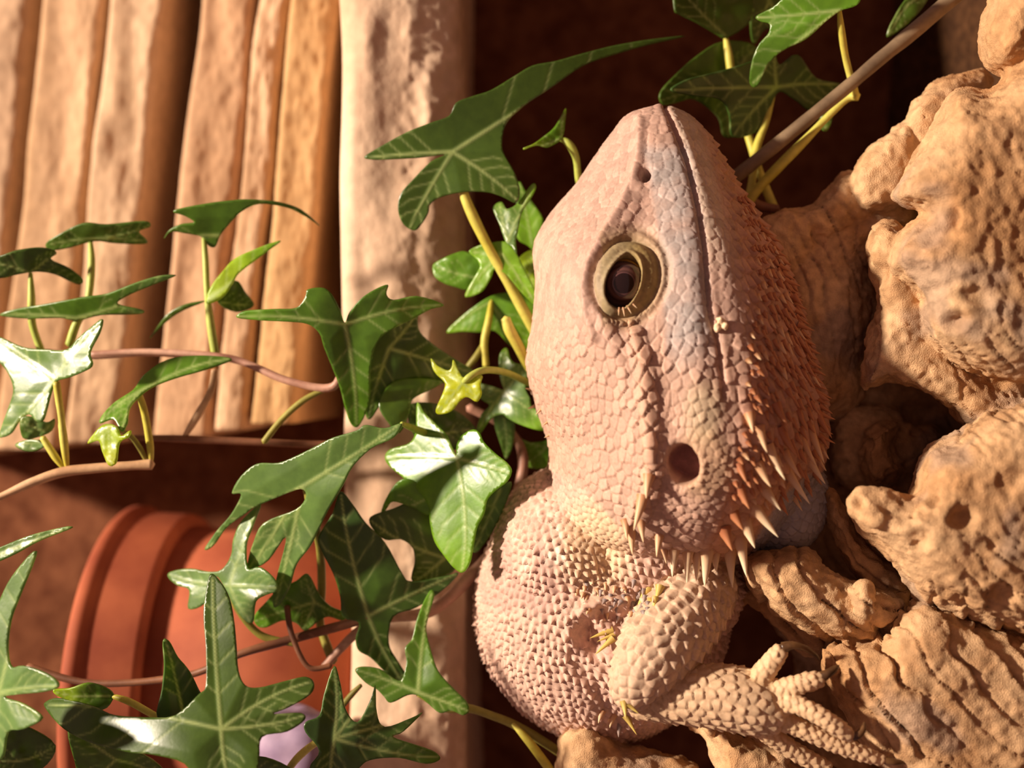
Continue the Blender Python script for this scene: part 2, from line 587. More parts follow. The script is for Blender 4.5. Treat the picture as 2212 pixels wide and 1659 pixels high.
pot_d = 850.0
kp = (F + pot_d - 480) / F
pz0 = Z0 - (735 - CU) * ((F + 330) / F) - 6          # shelf top
pc = np.array([(CV - 1478) * ((F + pot_d) / F), pot_d, pz0])
H = pz0 - 0; 
z_rim = (Z0 - (135 - CU) * kp) - pz0
z_band = (Z0 - (292 - CU) * kp) - pz0
pot = empty('terracotta_pot', pc)
tag(pot, 'orange terracotta flower pot with a thick rim standing on the rock shelf', 'flower pot')
Rr, Rb = 500, 400
tl = Matrix.Rotation(math.radians(-0.5), 3, 'Y')
lathe('pot_body', [(0, 8), (Rb - 30, 0), (Rb, 12), (Rr - 34, z_band + 4), (Rr - 60, z_band + 4), (Rb - 40, 40), (0, 40)], 72, M['terracotta'], pot, pc, tilt=tl)
lathe('pot_rim', [(Rr - 36, z_band - 6), (Rr - 6, z_band), (Rr, z_band + 14), (Rr + 8, z_rim - 52), (Rr + 10, z_rim - 44), (Rr + 24, z_rim - 36), (Rr + 26, z_rim - 12), (Rr + 16, z_rim), (Rr - 26, z_rim), (Rr - 34, z_rim - 16), (Rr - 60, z_band - 6), (Rr - 36, z_band - 6)], 72, M['terracotta'], pot, pc, tilt=tl)
lathe('potting_soil', [(0, z_rim - 90), (Rr - 50, z_rim - 96), (Rr - 60, z_rim - 140), (0, z_rim - 140)], 48, M['soil'], pot, pc, tilt=tl)

# ------------------------------------------------------------------ the bearded dragon
HEAD = [
 (236, [(1385,5),(1390,-14),(1400,-26),(1408,-30),(1418,-32),(1428,-32),(1438,-30),(1446,-26),(1454,-14),(1462,4),(1452,26),(1420,34),(1394,24)]),
 (250, [(1352,12),(1368,-30),(1387,-52),(1400,-60),(1415,-64),(1430,-63),(1444,-57),(1456,-54),(1476,-32),(1492,6),(1472,48),(1415,64),(1366,42)]),
 (290, [(1319,20),(1345,-36),(1377,-74),(1396,-86),(1420,-93),(1445,-92),(1463,-84),(1482,-80),(1511,-50),(1531,10),(1500,70),(1420,95),(1345,70)]),
 (350, [(1276,40),(1315,-42),(1374,-100),(1402,-112),(1432,-122),(1461,-124),(1483,-114),(1507,-110),(1542,-66),(1564,15),(1520,95),(1410,125),(1315,100)]),
 (400, [(1242,55),(1290,-52),(1364,-124),(1402,-134),(1437,-148),(1470,-152),(1497,-140),(1527,-134),(1567,-76),(1592,20),(1540,120),(1400,155),(1285,125)]),
 (460, [(1190,65),(1250,-66),(1334,-154),(1390,-158),(1440,-176),(1480,-184),(1509,-172),(1547,-164),(1600,-90),(1632,20),(1560,150),(1390,190),(1240,150)]),
 (530, [(1153,75),(1205,-86),(1298,-190),(1362,-190),(1436,-204),(1490,-214),(1521,-202),(1572,-192),(1635,-110),(1676,15),(1580,180),(1380,225),(1210,170)]),
 (610, [(1157,80),(1195,-100),(1278,-212),(1350,-208),(1430,-226),(1495,-242),(1527,-230),(1592,-222),(1665,-130),(1708,10),(1600,200),(1380,255),(1210,190)]),
 (700, [(1150,85),(1190,-105),(1288,-224),(1356,-226),(1430,-246),(1500,-264),(1535,-252),(1612,-242),(1690,-145),(1735,0),(1610,220),(1380,280),(1200,200)]),
 (790, [(1139,85),(1185,-105),(1316,-226),(1376,-250),(1440,-262),(1510,-284),(1550,-274),(1632,-262),(1715,-155),(1760,0),(1620,240),(1390,295),(1200,200)]),
 (880, [(1160,85),(1205,-108),(1340,-228),(1398,-262),(1450,-270),(1520,-296),(1570,-292),(1652,-272),(1740,-160),(1781,0),(1630,250),(1400,300),(1210,200)]),
 (960, [(1186,80),(1235,-108),(1350,-228),(1406,-266),(1455,-270),(1525,-300),(1580,-300),(1662,-272),(1742,-160),(1780,0),(1630,250),(1400,300),(1230,200)]),
 (1040,[(1182,90),(1240,-110),(1350,-220),(1406,-258),(1455,-264),(1520,-290),(1580,-286),(1660,-256),(1728,-150),(1762,0),(1630,240),(1400,300),(1230,200)]),
 (1110,[(1170,100),(1250,-100),(1350,-205),(1403,-236),(1455,-244),(1515,-262),(1575,-252),(1640,-216),(1690,-120),(1725,20),(1610,220),(1400,280),(1240,200)]),
 (1170,[(1215,100),(1280,-70),(1350,-165),(1403,-192),(1455,-200),(1510,-206),(1560,-192),(1606,-150),(1650,-60),(1680,30),(1580,180),(1400,230),(1270,180)]),
 (1215,[(1310,60),(1345,-20),(1385,-84),(1422,-104),(1460,-112),(1500,-112),(1538,-98),(1572,-62),(1598,-10),(1616,40),(1550,120),(1450,150),(1350,120)]),
]
def loft(stations, nv=10, nc=8):
    rows = np.array([[(c[0], v, c[1]) for c in pts] for v, pts in stations], float)     # stations x K x 3
    K = rows.shape[1]
    dense = np.stack([catmull(rows[:, j], nv) for j in range(K)], 1)
    ring = np.stack([catmull(r, nc, True) for r in dense])
    n, m = ring.shape[:2]
    V = list(Q(ring.reshape(-1, 3)))
    Fc = []
    for i in range(n - 1):
        for j in range(m):
            Fc.append([i * m + j, i * m + (j + 1) % m, (i + 1) * m + (j + 1) % m, (i + 1) * m + j])
    c0 = Q(ring[0].mean(0) + np.array([0, -9, 0])); c1 = Q(ring[-1].mean(0) + np.array([0, 14, 0]))
    V += [c0, c1]
    for j in range(m):
        Fc.append([n * m, (j + 1) % m, j]); Fc.append([n * m + 1, (n - 1) * m + j, (n - 1) * m + (j + 1) % m])
    return np.array(V), Fc

UPPER = np.array([(1535,1250,-40,62),(1500,1295,-90,80),(1455,1355,-130,86),(1412,1415,-158,80),(1376,1470,-172,62),(1352,1512,-165,36)], float)
FORE = np.array([(1368,1516,-140,36),(1430,1506,-150,52),(1510,1502,-165,64),(1580,1508,-178,68),(1640,1522,-188,66),(1690,1540,-196,48)], float)
DIGITS = [
 np.array([(1622,1486,-190,28),(1652,1450,-205,23),(1676,1418,-216,20),(1690,1402,-220,16)], float),
 np.array([(1660,1500,-200,28),(1706,1484,-226,21),(1750,1472,-236,20),(1774,1467,-236,16)], float),
 np.array([(1670,1512,-205,28),(1722,1522,-240,20),(1780,1552,-262,19),(1822,1580,-262,17),(1838,1591,-258,12)], float),
 np.array([(1650,1540,-196,28),(1712,1566,-214,20),(1790,1600,-222,19),(1860,1627,-226,17),(1908,1642,-226,11)], float),
 np.array([(1636,1560,-186,28),(1684,1602,-180,20),(1736,1634,-178,19),(1790,1660,-178,15)], float),
]
parts = [loft(HEAD),
         ellipsoid((1690, 1085, 40), (92, 118, 120), 0.25),
         ellipsoid((1236, 1180, 130), (168, 176, 230)),
         ellipsoid((1300, 1304, 190), (272, 290, 300)),
         ellipsoid((1400, 1180, 40), (150, 130, 170)),
         ellipsoid((1470, 1270, 60), (130, 120, 160), 0.4),
         ellipsoid((1330, 1320, 520), (225, 235, 420)),
         stub(UPPER), stub(FORE)] + [stub(D) for D in DIGITS]
co, fa = remesh(parts, 2.85)
co = relax(co, fa, 5)
nrm = normals(co, fa)
pu, pv = UV(co)
pd = co[:, 1].copy()
near = smooth(60, 0, pd)

# ---- masks of the regions (in the lizard's own layout)
armq = Q(UPPER[:, :3]); d_up, _ = seg_dist3(co, armq, UPPER[:, 3])
d_fo, t_fo = seg_dist3(co, Q(FORE[:, :3]), FORE[:, 3])
d_dig = np.full(len(co), 1e9); t_dig = np.zeros(len(co)); i_dig = np.zeros(len(co), int)
for i, D in enumerate(DIGITS):
    dd, tt = seg_dist3(co, Q(D[:, :3]), D[:, 3])
    m_ = dd < d_dig; d_dig = np.where(m_, dd, d_dig); t_dig = np.where(m_, tt, t_dig); i_dig = np.where(m_, i, i_dig)
limb = np.minimum(d_fo, d_dig)
is_up = (smooth(10, 2, d_up)) * (pd < 0)
is_fo = smooth(10, 3, d_fo)
is_dig = smooth(8, 2, d_dig)
limbm = np.maximum(is_fo, is_dig)
d_head = seg_dist(pu, pv, [(1320, 1130), (1370, 1180), (1440, 1215), (1520, 1225), (1590, 1215), (1640, 1150), (1690, 1060), (1780, 1040)])[0]
inside_head = np.zeros(len(co), bool)
hp = np.array([(1380,190),(1500,190),(1850,800),(1850,1010),(1745,1030),(1690,1075),(1650,1140),(1610,1210),(1540,1232),(1440,1220),(1375,1175),(1320,1120),(1250,1050),(1150,1000),(1060,880),(1060,400)], float)
j = len(hp) - 1
for i in range(len(hp)):
    a, b = hp[i], hp[j]
    cnd = ((a[1] > pv) != (b[1] > pv))
    with np.errstate(divide='ignore', invalid='ignore'):
        x_ = (b[0] - a[0]) * (pv - a[1]) / (b[1] - a[1]) + a[0]
    inside_head ^= cnd & (pu < x_)
    j = i
dh, _ = seg_dist(pu, pv, hp, True)
headm = np.where(inside_head, smooth(-2, 14, dh), 0.0) * (1 - limbm) * (1 - is_up)
pouch = smooth(1.08, 0.98, np.hypot((pu - 1700) / 100, (pv - 1095) / 118)) * (1 - headm) * (1 - limbm) * (1 - is_up) * (pu > 1600)

def ell(cu, cv, ru, rv, ang=0.0):
    c, s = math.cos(ang), math.sin(ang)
    du, dv = pu - cu, pv - cv
    return np.hypot((du * c + dv * s) / ru, (-du * s + dv * c) / rv)

MOUTH = [(1436,232),(1452,268),(1470,312),(1484,352),(1500,420),(1511,470),(1521,540),(1526,600),(1530,660),(1537,700),(1549,730),(1556,790),(1564,860)]
TEMPLE = [(1352,690),(1376,740),(1390,800),(1398,870),(1403,950),(1408,1010),(1400,1070),(1386,1110)]
CANTHUS = [(1384,262),(1380,330),(1372,380),(1345,440),(1305,505),(1272,570),(1262,620),(1268,680),(1286,730)]
dm, tm = seg_dist(pu, pv, MOUTH)
dt, tt_ = seg_dist(pu, pv, TEMPLE)
dc, tc_ = seg_dist(pu, pv, CANTHUS)
e_out = ell(1350, 599, 71, 86, 0.36)
e_open = ell(1346, 611, 38, 58, 0.32)
e_ear = ell(1477, 1003, 33, 45, -0.22)
e_nos = ell(1395, 379, 11, 15, 0.2)
left_up = smooth(1345, 1290, pu + 0.3 * (pv - 600))

base = np.zeros(len(co))
base -= near * headm * (9 * np.exp(-(dm / 3.6) ** 2) * (1 - 0.3 * smooth(.75, 1, tm)) - 2.5 * np.exp(-((dm - 13) / 9) ** 2))
base += near * 9 * np.exp(-(dt / 17) ** 2) * smooth(0, .1, tt_)
base += near * headm * 9 * np.exp(-(dc / 9) ** 2)
# eye: sunk orbit, domed lids, lid edge, opening
base -= near * 12 * np.exp(-((e_out - 1.0) / 0.10) ** 2)
base += near * 16 * np.clip(1 - e_out ** 2, 0, 1)
base -= near * 8 * np.exp(-((e_out - 1.28) / 0.12) ** 2) * smooth(1300, 1400, pu)
base += near * (7 * np.exp(-((e_open - 1.10) / 0.09) ** 2))
base -= near * 34 * smooth(1.05, 0.88, e_open)
base -= near * 44 * smooth(1.06, 0.84, e_ear)
base += near * 2.5 * np.exp(-((e_ear - 1.3) / 0.18) ** 2)
base -= near * 32 * smooth(1.15, 0.55, e_nos)
base += near * 3 * np.exp(-((e_nos - 2.0) / 0.8) ** 2)
# folds: behind the jaw, armpit, skin folds over the shoulder
fold1 = seg_dist(pu, pv, [(1300,1330),(1345,1345),(1400,1330),(1450,1330)])[0]
base -= (1 - limbm) * (1 - is_up) * near * 22 * np.exp(-(fold1 / 14) ** 2)
pit = ell(1272, 1378, 34, 62, -0.5)
base -= (1 - limbm) * (1 - is_up * .6) * 42 * smooth(1.15, 0.3, pit) * near
ridge1 = seg_dist(pu, pv, [(1245,1350),(1262,1318),(1300,1300),(1350,1300)])[0]
base += (1 - limbm) * (1 - is_up) * near * 16 * np.exp(-(ridge1 / 13) ** 2)
groove2 = seg_dist(pu, pv, [(1240,1420),(1290,1490),(1330,1560)])[0]
base -= (1 - limbm) * (1 - is_up) * 12 * np.exp(-(groove2 / 20) ** 2)

# ---- scale layout: poisson seeds with a size that follows the body region
beard = headm * smooth(0, 40, pu - np.interp(pv, [230, 350, 460, 600, 700, 800, 900, 1000, 1100, 1200], [1505, 1530, 1560, 1585, 1600, 1600, 1580, 1560, 1540, 1500]))
size = np.full(len(co), 16.5)                                    # body
size = np.where(headm > .5, 19.0, size)
size = np.where((headm > .5) & (pu < 1280) & (pv < 1000), 15.0, size)
size = np.where((headm > .5) & (np.abs(pu - 1478) < 105) & (pv > 850) & (pv < 1130) & (dt > 22), 14.0, size)
size = np.where((headm > .5) & (dt < 24) & (pv > 690), 23.0, size)
size = np.where(beard > .5, 25.0, size)
size = np.where((e_out < 1.1), 8.0, size)
size = np.where(pouch > .5, 18.0, size)
neckm = (headm < .5) * smooth(150, 90, np.hypot(pu - 1300, (pv - 1080))) * (1 - limbm)
size = np.where(neckm > .5, 13.0, size)
size = np.where(is_up > .5, 23.0, size)
size = np.where(is_fo > .5, 21.0, size)
size = np.where(is_dig > .5, 14.0, size)
size = np.where(pd > 220, 40.0, size)
# scales on the head run long in the direction of the snout
warp = co.copy()
warp[:, 0] = np.where(pv < 1000, (co[:, 0]) * np.where(headm > .5, 0.72, 1.0), co[:, 0])
act = np.nonzero(pd < 200)[0]
order = rng.permutation(act)[: int(len(act) * 0.5)]
seeds = []
grid = {}
wl = warp[order].tolist(); sl = size[order].tolist()
G = 12.0
for (x, y, z), s_ in zip(wl, sl):
    ix, iy, iz = int(x // G), int(y // G), int(z // G)
    rr = int(s_ // G) + 1
    ok = True
    s2 = s_ * s_ * 0.72
    for a in range(ix - rr, ix + rr + 1):
        for b in range(iy - rr, iy + rr + 1):
            for c in range(iz - rr, iz + rr + 1):
                for (p, q_, r_) in grid.get((a, b, c), ()):
                    if (p - x) ** 2 + (q_ - y) ** 2 + (r_ - z) ** 2 < s2:
                        ok = False; break
                if not ok: break
            if not ok: break
        if not ok: break
    if ok:
        grid.setdefault((ix, iy, iz), []).append((x, y, z)); seeds.append((x, y, z, s_))
seeds = np.array(seeds)
kd = KDTree(len(seeds))
for i, s_ in enumerate(seeds): kd.insert(s_[:3], i)
kd.balance()
F1 = np.full(len(co), 10.0); F2 = np.full(len(co), 20.0); ID = np.zeros(len(co), int)
fn = kd.find_n
for i, p in zip(act.tolist(), warp[act].tolist()):
    r = fn(p, 2)
    F1[i] = r[0][2]; F2[i] = r[1][2]; ID[i] = r[0][1]
off_ = pd >= 200
edge = (F2 - F1) / np.maximum(F1 + F2, 1e-6)
sz = seeds[ID, 3]
rel = F1 / (sz * 0.62)
# backward direction of the scales
flow = np.zeros_like(co); flow[:, 0] = -1.0; flow[:, 2] = -0.25
bm_ = beard > .3
flow[bm_] = (-0.86, -0.1, -0.5)
fo_dir = Q(FORE[4, :3]) - Q(FORE[0, :3]); fo_dir /= np.linalg.norm(fo_dir)
up_dir = Q(UPPER[4, :3]) - Q(UPPER[0, :3]); up_dir /= np.linalg.norm(up_dir)
flow[is_up > .5] = up_dir
flow[limbm > .5] = fo_dir
flow /= np.linalg.norm(flow, axis=1, keepdims=True)
along = np.where(off_, 0.0, ((warp - seeds[ID, :3]) * flow).sum(1) / (sz * 0.62))
plate = smooth(0.0, 0.17, edge)
dvec = (warp - seeds[ID, :3]); dvec = dvec - nrm * (dvec * nrm).sum(1)[:, None]
lat = np.sqrt(np.maximum((dvec ** 2).sum(1) / (sz * .62) ** 2 - along ** 2, 0))
thorn = plate * (0.10 + np.clip(0.42 + 0.62 * along, 0, 1.1) ** 1.4) * np.clip(1.05 - 1.15 * lat, 0.05, 1)
thorn = np.where(off_, 0, thorn)
cone = np.clip(1 - rel, 0, 1)
srnd = rng.random(len(seeds))[ID]

h = np.zeros(len(co))
h_head = 1.5 * plate * (0.75 + 0.5 * srnd) + 0.8 * along * plate
h_body = 1.0 * plate + 12.5 * thorn * (0.45 + 0.8 * srnd)
h_beard = 2.2 * plate + 10.0 * thorn
h_arm = 1.6 * plate + 9.0 * thorn
h_dig = 1.3 * plate + 1.8 * along * plate + 1.0 * thorn
h = h_body
h = np.where(headm > .5, h_head * np.where((size > 22) & (size < 24), 1.9, 1.0) * np.where((size < 16), 0.75, 1.0) * (1 + 1.3 * smooth(640, 780, pv) * (.4 + srnd)), h)
h = h * (1 - beard) + h_beard * beard
h = np.where(pouch > .5, 3.0 * plate + 3.0 * along * plate, h)
h = np.where(neckm > .5, 2.0 * plate + 1.5 * along * plate + 1.5 * cone, h)
h = h * (1 - is_up) + h_arm * is_up
h = h * (1 - is_fo) + (1.4 * plate + 5.0 * thorn) * is_fo
h = h * (1 - is_dig) + h_dig * is_dig
h = np.where(e_out < 1.06, (0.9 * plate) * smooth(.9, 1.2, e_open), h)
h = h * smooth(0.75, 1.2, e_ear) * smooth(0.6, 1.4, e_nos)
wr = fbm(co, 9, 2)
fin = co + nrm * (base + h + 0.5 * wr)[:, None]

# ---- skin colours, region by region
def paint(c, col, m):
    m = np.clip(m, 0, 1)[:, None]
    return c * (1 - m) + np.asarray(col) * m
n1 = fbm(co, 90, 3); n2 = fbm(co + 500, 34, 3)
C = np.tile(hexc('#c9a088'), (len(co), 1))
C = paint(C, hexc('#d8b49a'), 0.5 + 0.7 * n1)
body = (1 - headm) * (1 - limbm) * (1 - is_up) * (1 - pouch)
C = paint(C, hexc('#cfa48f'), body * .7)
C = paint(C, hexc('#b98a7c'), body * smooth(-.1, .6, n1) * .6)
C = paint(C, hexc('#d9b68a'), body * smooth(1.2, .4, ell(1290, 1180, 90, 120)) * .8)
C = paint(C, hexc('#e4c7b0'), body * smooth(.1, .7, n2) * smooth(1.3, .6, ell(1170, 1180, 110, 90)) * .8)
C = paint(C, hexc('#b68e7e'), headm * .75)
C = paint(C, hexc('#c29478'), headm * (1 - beard) * smooth(640, 800, pv) * .45)
C = paint(C, hexc('#cf9c78'), headm * smooth(26, 6, dt) * .35)
C = paint(C, hexc('#c8b09a'), headm * near * smooth(4, 12, pu - np.interp(pv, [p[1] for p in MOUTH], [p[0] for p in MOUTH])) * smooth(62, 40, pu - np.interp(pv, [p[1] for p in MOUTH], [p[0] for p in MOUTH])) * smooth(640, 480, pv) * .8)
C = paint(C, hexc('#aa9c98'), headm * near * smooth(60, 40, np.abs(pu - np.interp(pv, [230, 330, 480, 620, 760, 820], [1425, 1440, 1470, 1480, 1490, 1495]))) * smooth(300, 340, pv) * smooth(840, 700, pv) * (.8 + .3 * n2))  # greyer stripe along the upper lip
C = paint(C, hexc('#b4785a'), beard * .72)
C = paint(C, hexc('#c99a62'), beard * smooth(1640, 1540, pu) * smooth(650, 500, pv) * .5)
C = paint(C, hexc('#c98d60'), beard * smooth(960, 1080, pv) * .7)
C = paint(C, hexc('#7e8f5a'), headm * smooth(1.2, .4, ell(1520, 890, 50, 80)) * .3)
C = paint(C, hexc('#b08c50'), headm * smooth(1.3, .7, ell(1520, 1000, 60, 75)) * .35)
C = paint(C, hexc('#98929a'), pouch * .9)  # grey over the throat pouch
C = paint(C, hexc('#a08448'), near * smooth(1.55, 1.0, e_out) * (pu > 1300) * headm * .6)
C = paint(C, hexc('#8f8058'), near * smooth(1.06, .96, e_out) * .75)
C = paint(C, hexc('#a0843a'), near * smooth(1.02, .9, e_out) * smooth(1330, 1390, pu) * .7)
C = paint(C, hexc('#85504a'), near * smooth(1.02, .86, e_ear))  # darker red-brown inside the ear opening
C = paint(C, hexc('#c9a684'), is_up * .8)
C = paint(C, hexc('#cba57a'), is_fo * .85)
C = paint(C, hexc('#d6ad7c'), is_dig * .9)
lum_ = (C @ np.array([.3, .55, .15]))[:, None]
C = C * .84 + lum_ * .16
C = C * (0.86 + 0.28 * srnd)[:, None]
C = np.clip(C, 0.005, 0.95)

dragon = empty('bearded_dragon', Q((1420, 1500, 0)) * np.array([1, 1, 1]))
tag(dragon, 'pinkish tan bearded dragon with a spiny orange beard resting on root wood', 'lizard')
body_o = build('body', fin, fa, M['skin'], dragon, cols=C)
tag(body_o, 'pinkish tan scaly skin with head, body, arm and five clawed toes')
bvh = BVHTree.FromPolygons(fin[::1].tolist(), fa.tolist())

CAMQ = Vector((0, -F, Z0))
def hit(u, v):
    dirv = Vector(Q((u, v, 0.0))) - CAMQ
    loc, n, idx, dist = bvh.ray_cast(CAMQ, dirv.normalized())
    return (np.array(loc), np.array(n)) if loc is not None else (None, None)

# ---- spines: each a curved horn standing out of the skin
def spine_mesh():
    V, Fc, cc = [], [], []
    n, seg = 9, 10
    for i in range(n):
        t = i / (n - 1)
        r = 0.5 * (1 - t) ** 0.85 * (1 - 0.12 * math.sin(t * math.pi)) + 0.02
        bend = 0.10 * t * t
        for j_ in range(seg):
            th = 2 * math.pi * j_ / seg
            V.append((r * math.cos(th), r * math.sin(th) + bend, t))
    for i in range(n - 1):
        for j_ in range(seg):
            Fc.append([i * seg + j_, i * seg + (j_ + 1) % seg, (i + 1) * seg + (j_ + 1) % seg, (i + 1) * seg + j_])
    V.append((0, 0.10, 1.03))
    for j_ in range(seg):
        Fc.append([(n - 1) * seg + j_, (n - 1) * seg + (j_ + 1) % seg, len(V) - 1])
    return np.array(V), Fc
SPV, SPF = spine_mesh()
SP_T = np.clip(SPV[:, 2], 0, 1)
def spine_data(c0, c1):
    t = SP_T[:, None] ** 0.8
    return new_mesh('spine', SPV, SPF, np.asarray(c0) * (1 - t) + np.asarray(c1) * t)
SPM = {
 'tan': spine_data(hexc('#b98058'), hexc('#e2c39c')),
 'horn': spine_data(hexc('#c08c62'), hexc('#ecd9b8')),
 'rust': spine_data(hexc('#a2603f'), hexc('#b98058')),
 'yellow': spine_data(hexc('#b59a52'), hexc('#d8c06a')),
 'grey': spine_data(hexc('#7a6a68'), hexc('#a8938a')),
}
for m_ in SPM.values(): m_.materials.append(M['spine'])
DORG = np.array(ORG[dragon.name])
def spine(b, t, w, kind='tan', lift=10.0, sink=0.18, name='spine'):
    """b, t: where base and tip stand in the photo; the tip is lifted off the skin towards its normal"""
    p, n = hit(*b)
    if p is None: return
    k = (F + p[1]) / F
    tip = np.array(Q((t[0], t[1], p[1] - lift)))
    ax = tip - p
    L = np.linalg.norm(ax)
    p0 = p - ax * sink - n * 2
    z = Vector(tip - p0).normalized()
    y = Vector(n) - z * Vector(n).dot(z)
    y = y.normalized() if y.length > 1e-4 else z.orthogonal().normalized()
    x = y.cross(z)
    R = Matrix((x, y, z)).transposed()
    o = link(name, SPM[kind], None, dragon)
    Mx = R.to_4x4() @ Matrix.Diagonal((w * k * S, w * k * S, np.linalg.norm(tip - p0) * S, 1))
    Mx.translation = Vector(p0 * S - DORG)
    o.matrix_local = Mx
    return o

BIG = [ # base, tip, width, kind
 ((1664,974),(1693,1037),26,'horn'),((1707,1026),(1747,1089),22,'horn'),((1752,1000),(1781,1046),20,'horn'),
 ((1655,1062),(1686,1103),26,'horn'),((1632,1100),(1680,1160),30,'horn'),((1610,1132),(1630,1184),32,'horn'),
 ((1600,1170),(1612,1246),30,'horn'),((1578,1195),(1579,1268),28,'horn'),((1524,1196),(1526,1266),34,'horn'),
 ((1506,1200),(1503,1255),24,'horn'),((1486,1194),(1483,1260),26,'horn'),((1457,1190),(1452,1247),24,'horn'),
 ((1424,1160),(1418,1203),20,'tan'),((1364,1146),(1365,1198),24,'tan'),((1386,1082),(1371,1146),25,'tan'),
 ((1402,1036),(1393,1076),24,'tan'),((1384,1130),(1391,1172),20,'tan'),((1350,1130),(1356,1166),18,'tan'),
 ((1436,1190),(1440,1218),16,'tan'),((1545,1200),(1546,1236),22,'horn'),
 ((1642,930),(1655,978),24,'tan'),((1690,935),(1720,988),24,'rust'),((1752,935),(1780,1000),22,'tan'),
 ((1725,890),(1743,933),20,'rust'),((1768,900),(1796,946),20,'rust'),((1620,900),(1627,934),22,'tan'),
 ((1640,1010),(1664,1052),26,'tan'),((1600,1060),(1618,1100),24,'rust'),((1585,1110),(1604,1146),26,'rust'),
 ((1566,1150),(1582,1190),28,'rust'),((1770,855),(1792,868),18,'rust'),((1680,880),(1700,922),22,'rust'),
 ((1600,1010),(1612,1044),20,'rust'),((1700,985),(1728,1034),20,'tan'),((1735,955),(1764,1010),18,'tan'),
 ((1398,1276),(1372,1322),20,'yellow'),((1424,1272),(1418,1298),18,'yellow'),((1406,1296),(1407,1335),14,'yellow'),((1416,1292),(1411,1322),12,'yellow'),((1380,1290),(1362,1306),12,'grey'),
 ((1316,1364),(1274,1378),14,'yellow'),((1318,1384),(1286,1414),14,'yellow'),((1322,1372),(1290,1386),10,'yellow'),
 ((1348,1522),(1353,1552),16,'yellow'),((1360,1526),(1380,1540),13,'yellow'),((1354,1552),(1376,1586),14,'yellow'),((1326,1546),(1316,1572),16,'tan'),((1300,1540),(1292,1562),15,'tan'),((1338,1568),(1336,1592),15,'grey'),
]
for b, t, w, kd_ in BIG:
    spine(b, t, w * 1.2, kd_, lift=14 if w > 15 else 6)
# beard: rows of smaller spines that grow towards the jaw corner
rb = random.Random(3)
count = 0
for r_ in range(13):
    for c_ in range(26):
        v = 400 + c_ * 27 + (r_ % 2) * 13 + rb.uniform(-5, 5)
        lo_ = np.interp(v, [400, 600, 700, 850, 1000, 1100], [1590, 1640, 1625, 1610, 1590, 1575])
        hi_ = np.interp(v, [350, 460, 600, 800, 960, 1040, 1100], [1560, 1630, 1706, 1760, 1785, 1760, 1690])
        if hi_ - lo_ < 10: continue
        u = lo_ + (hi_ - lo_) * (r_ + .5) / 13 + rb.uniform(-4, 4)
        if v > 1090 or rb.random() < .12: continue
        if (hi_ - lo_) / 13 < 7 and r_ % 2: continue
        if any(math.hypot(u - b[0], v - b[1]) < 16 for b, _, _, _ in BIG): continue
        g = (u - lo_) / (hi_ - lo_)
        L = 9 + 22 * g * min(1, max(.3, (v - 380) / 400)) + rb.uniform(-2, 4)
        ang = math.radians(np.interp(v, [400, 600, 900, 1100], [48, 52, 58, 62]))
        spine((u, v), (u + L * math.cos(ang), v + L * math.sin(ang)), 17 + rb.uniform(-3, 3) - (4 if v < 560 else 0), 'rust' if rb.random() < .75 else 'tan', lift=5 + 5 * g, name='beard_scale')
        count += 1
# fringe along the lower jaw edge
for i in range(30):
    v = 478 + i * 16
    u = np.interp(v, [460, 530, 610, 700, 790, 880, 960], [1630, 1674, 1706, 1733, 1758, 1779, 1778]) - 5
    spine((u, v), (u + 20 + 5 * (i % 3), v + 13 + 3 * (i % 2)), 15, 'rust', lift=0, name='beard_scale')
# pale fringe at the back of the crown, small spikes beside the eye and along the temple
for (b, t, w) in [((1146,842),(1134,838),10),((1148,858),(1134,862),11),((1156,876),(1140,884),11),((1168,884),(1158,896),9),((1182,912),(1172,920),8),((1186,940),(1176,946),8),
                  ((1338,668),(1336,682),6),((1347,668),(1349,684),6),((1357,664),(1364,678),6),((1367,656),(1376,666),6)]:
    spine(b, t, w, 'tan', lift=4)
for i in range(46):          # prickles down the flank and round the shoulder
    a = rb.uniform(1240, 1420); b = rb.uniform(1255, 1335)
    if math.hypot((a - 1330) / 90, (b - 1290) / 45) < 1:
        spine((a, b), (a + rb.uniform(-8, 2), b + rb.uniform(9, 16)), 13, 'grey' if rb.random() < .5 else 'tan', lift=7)

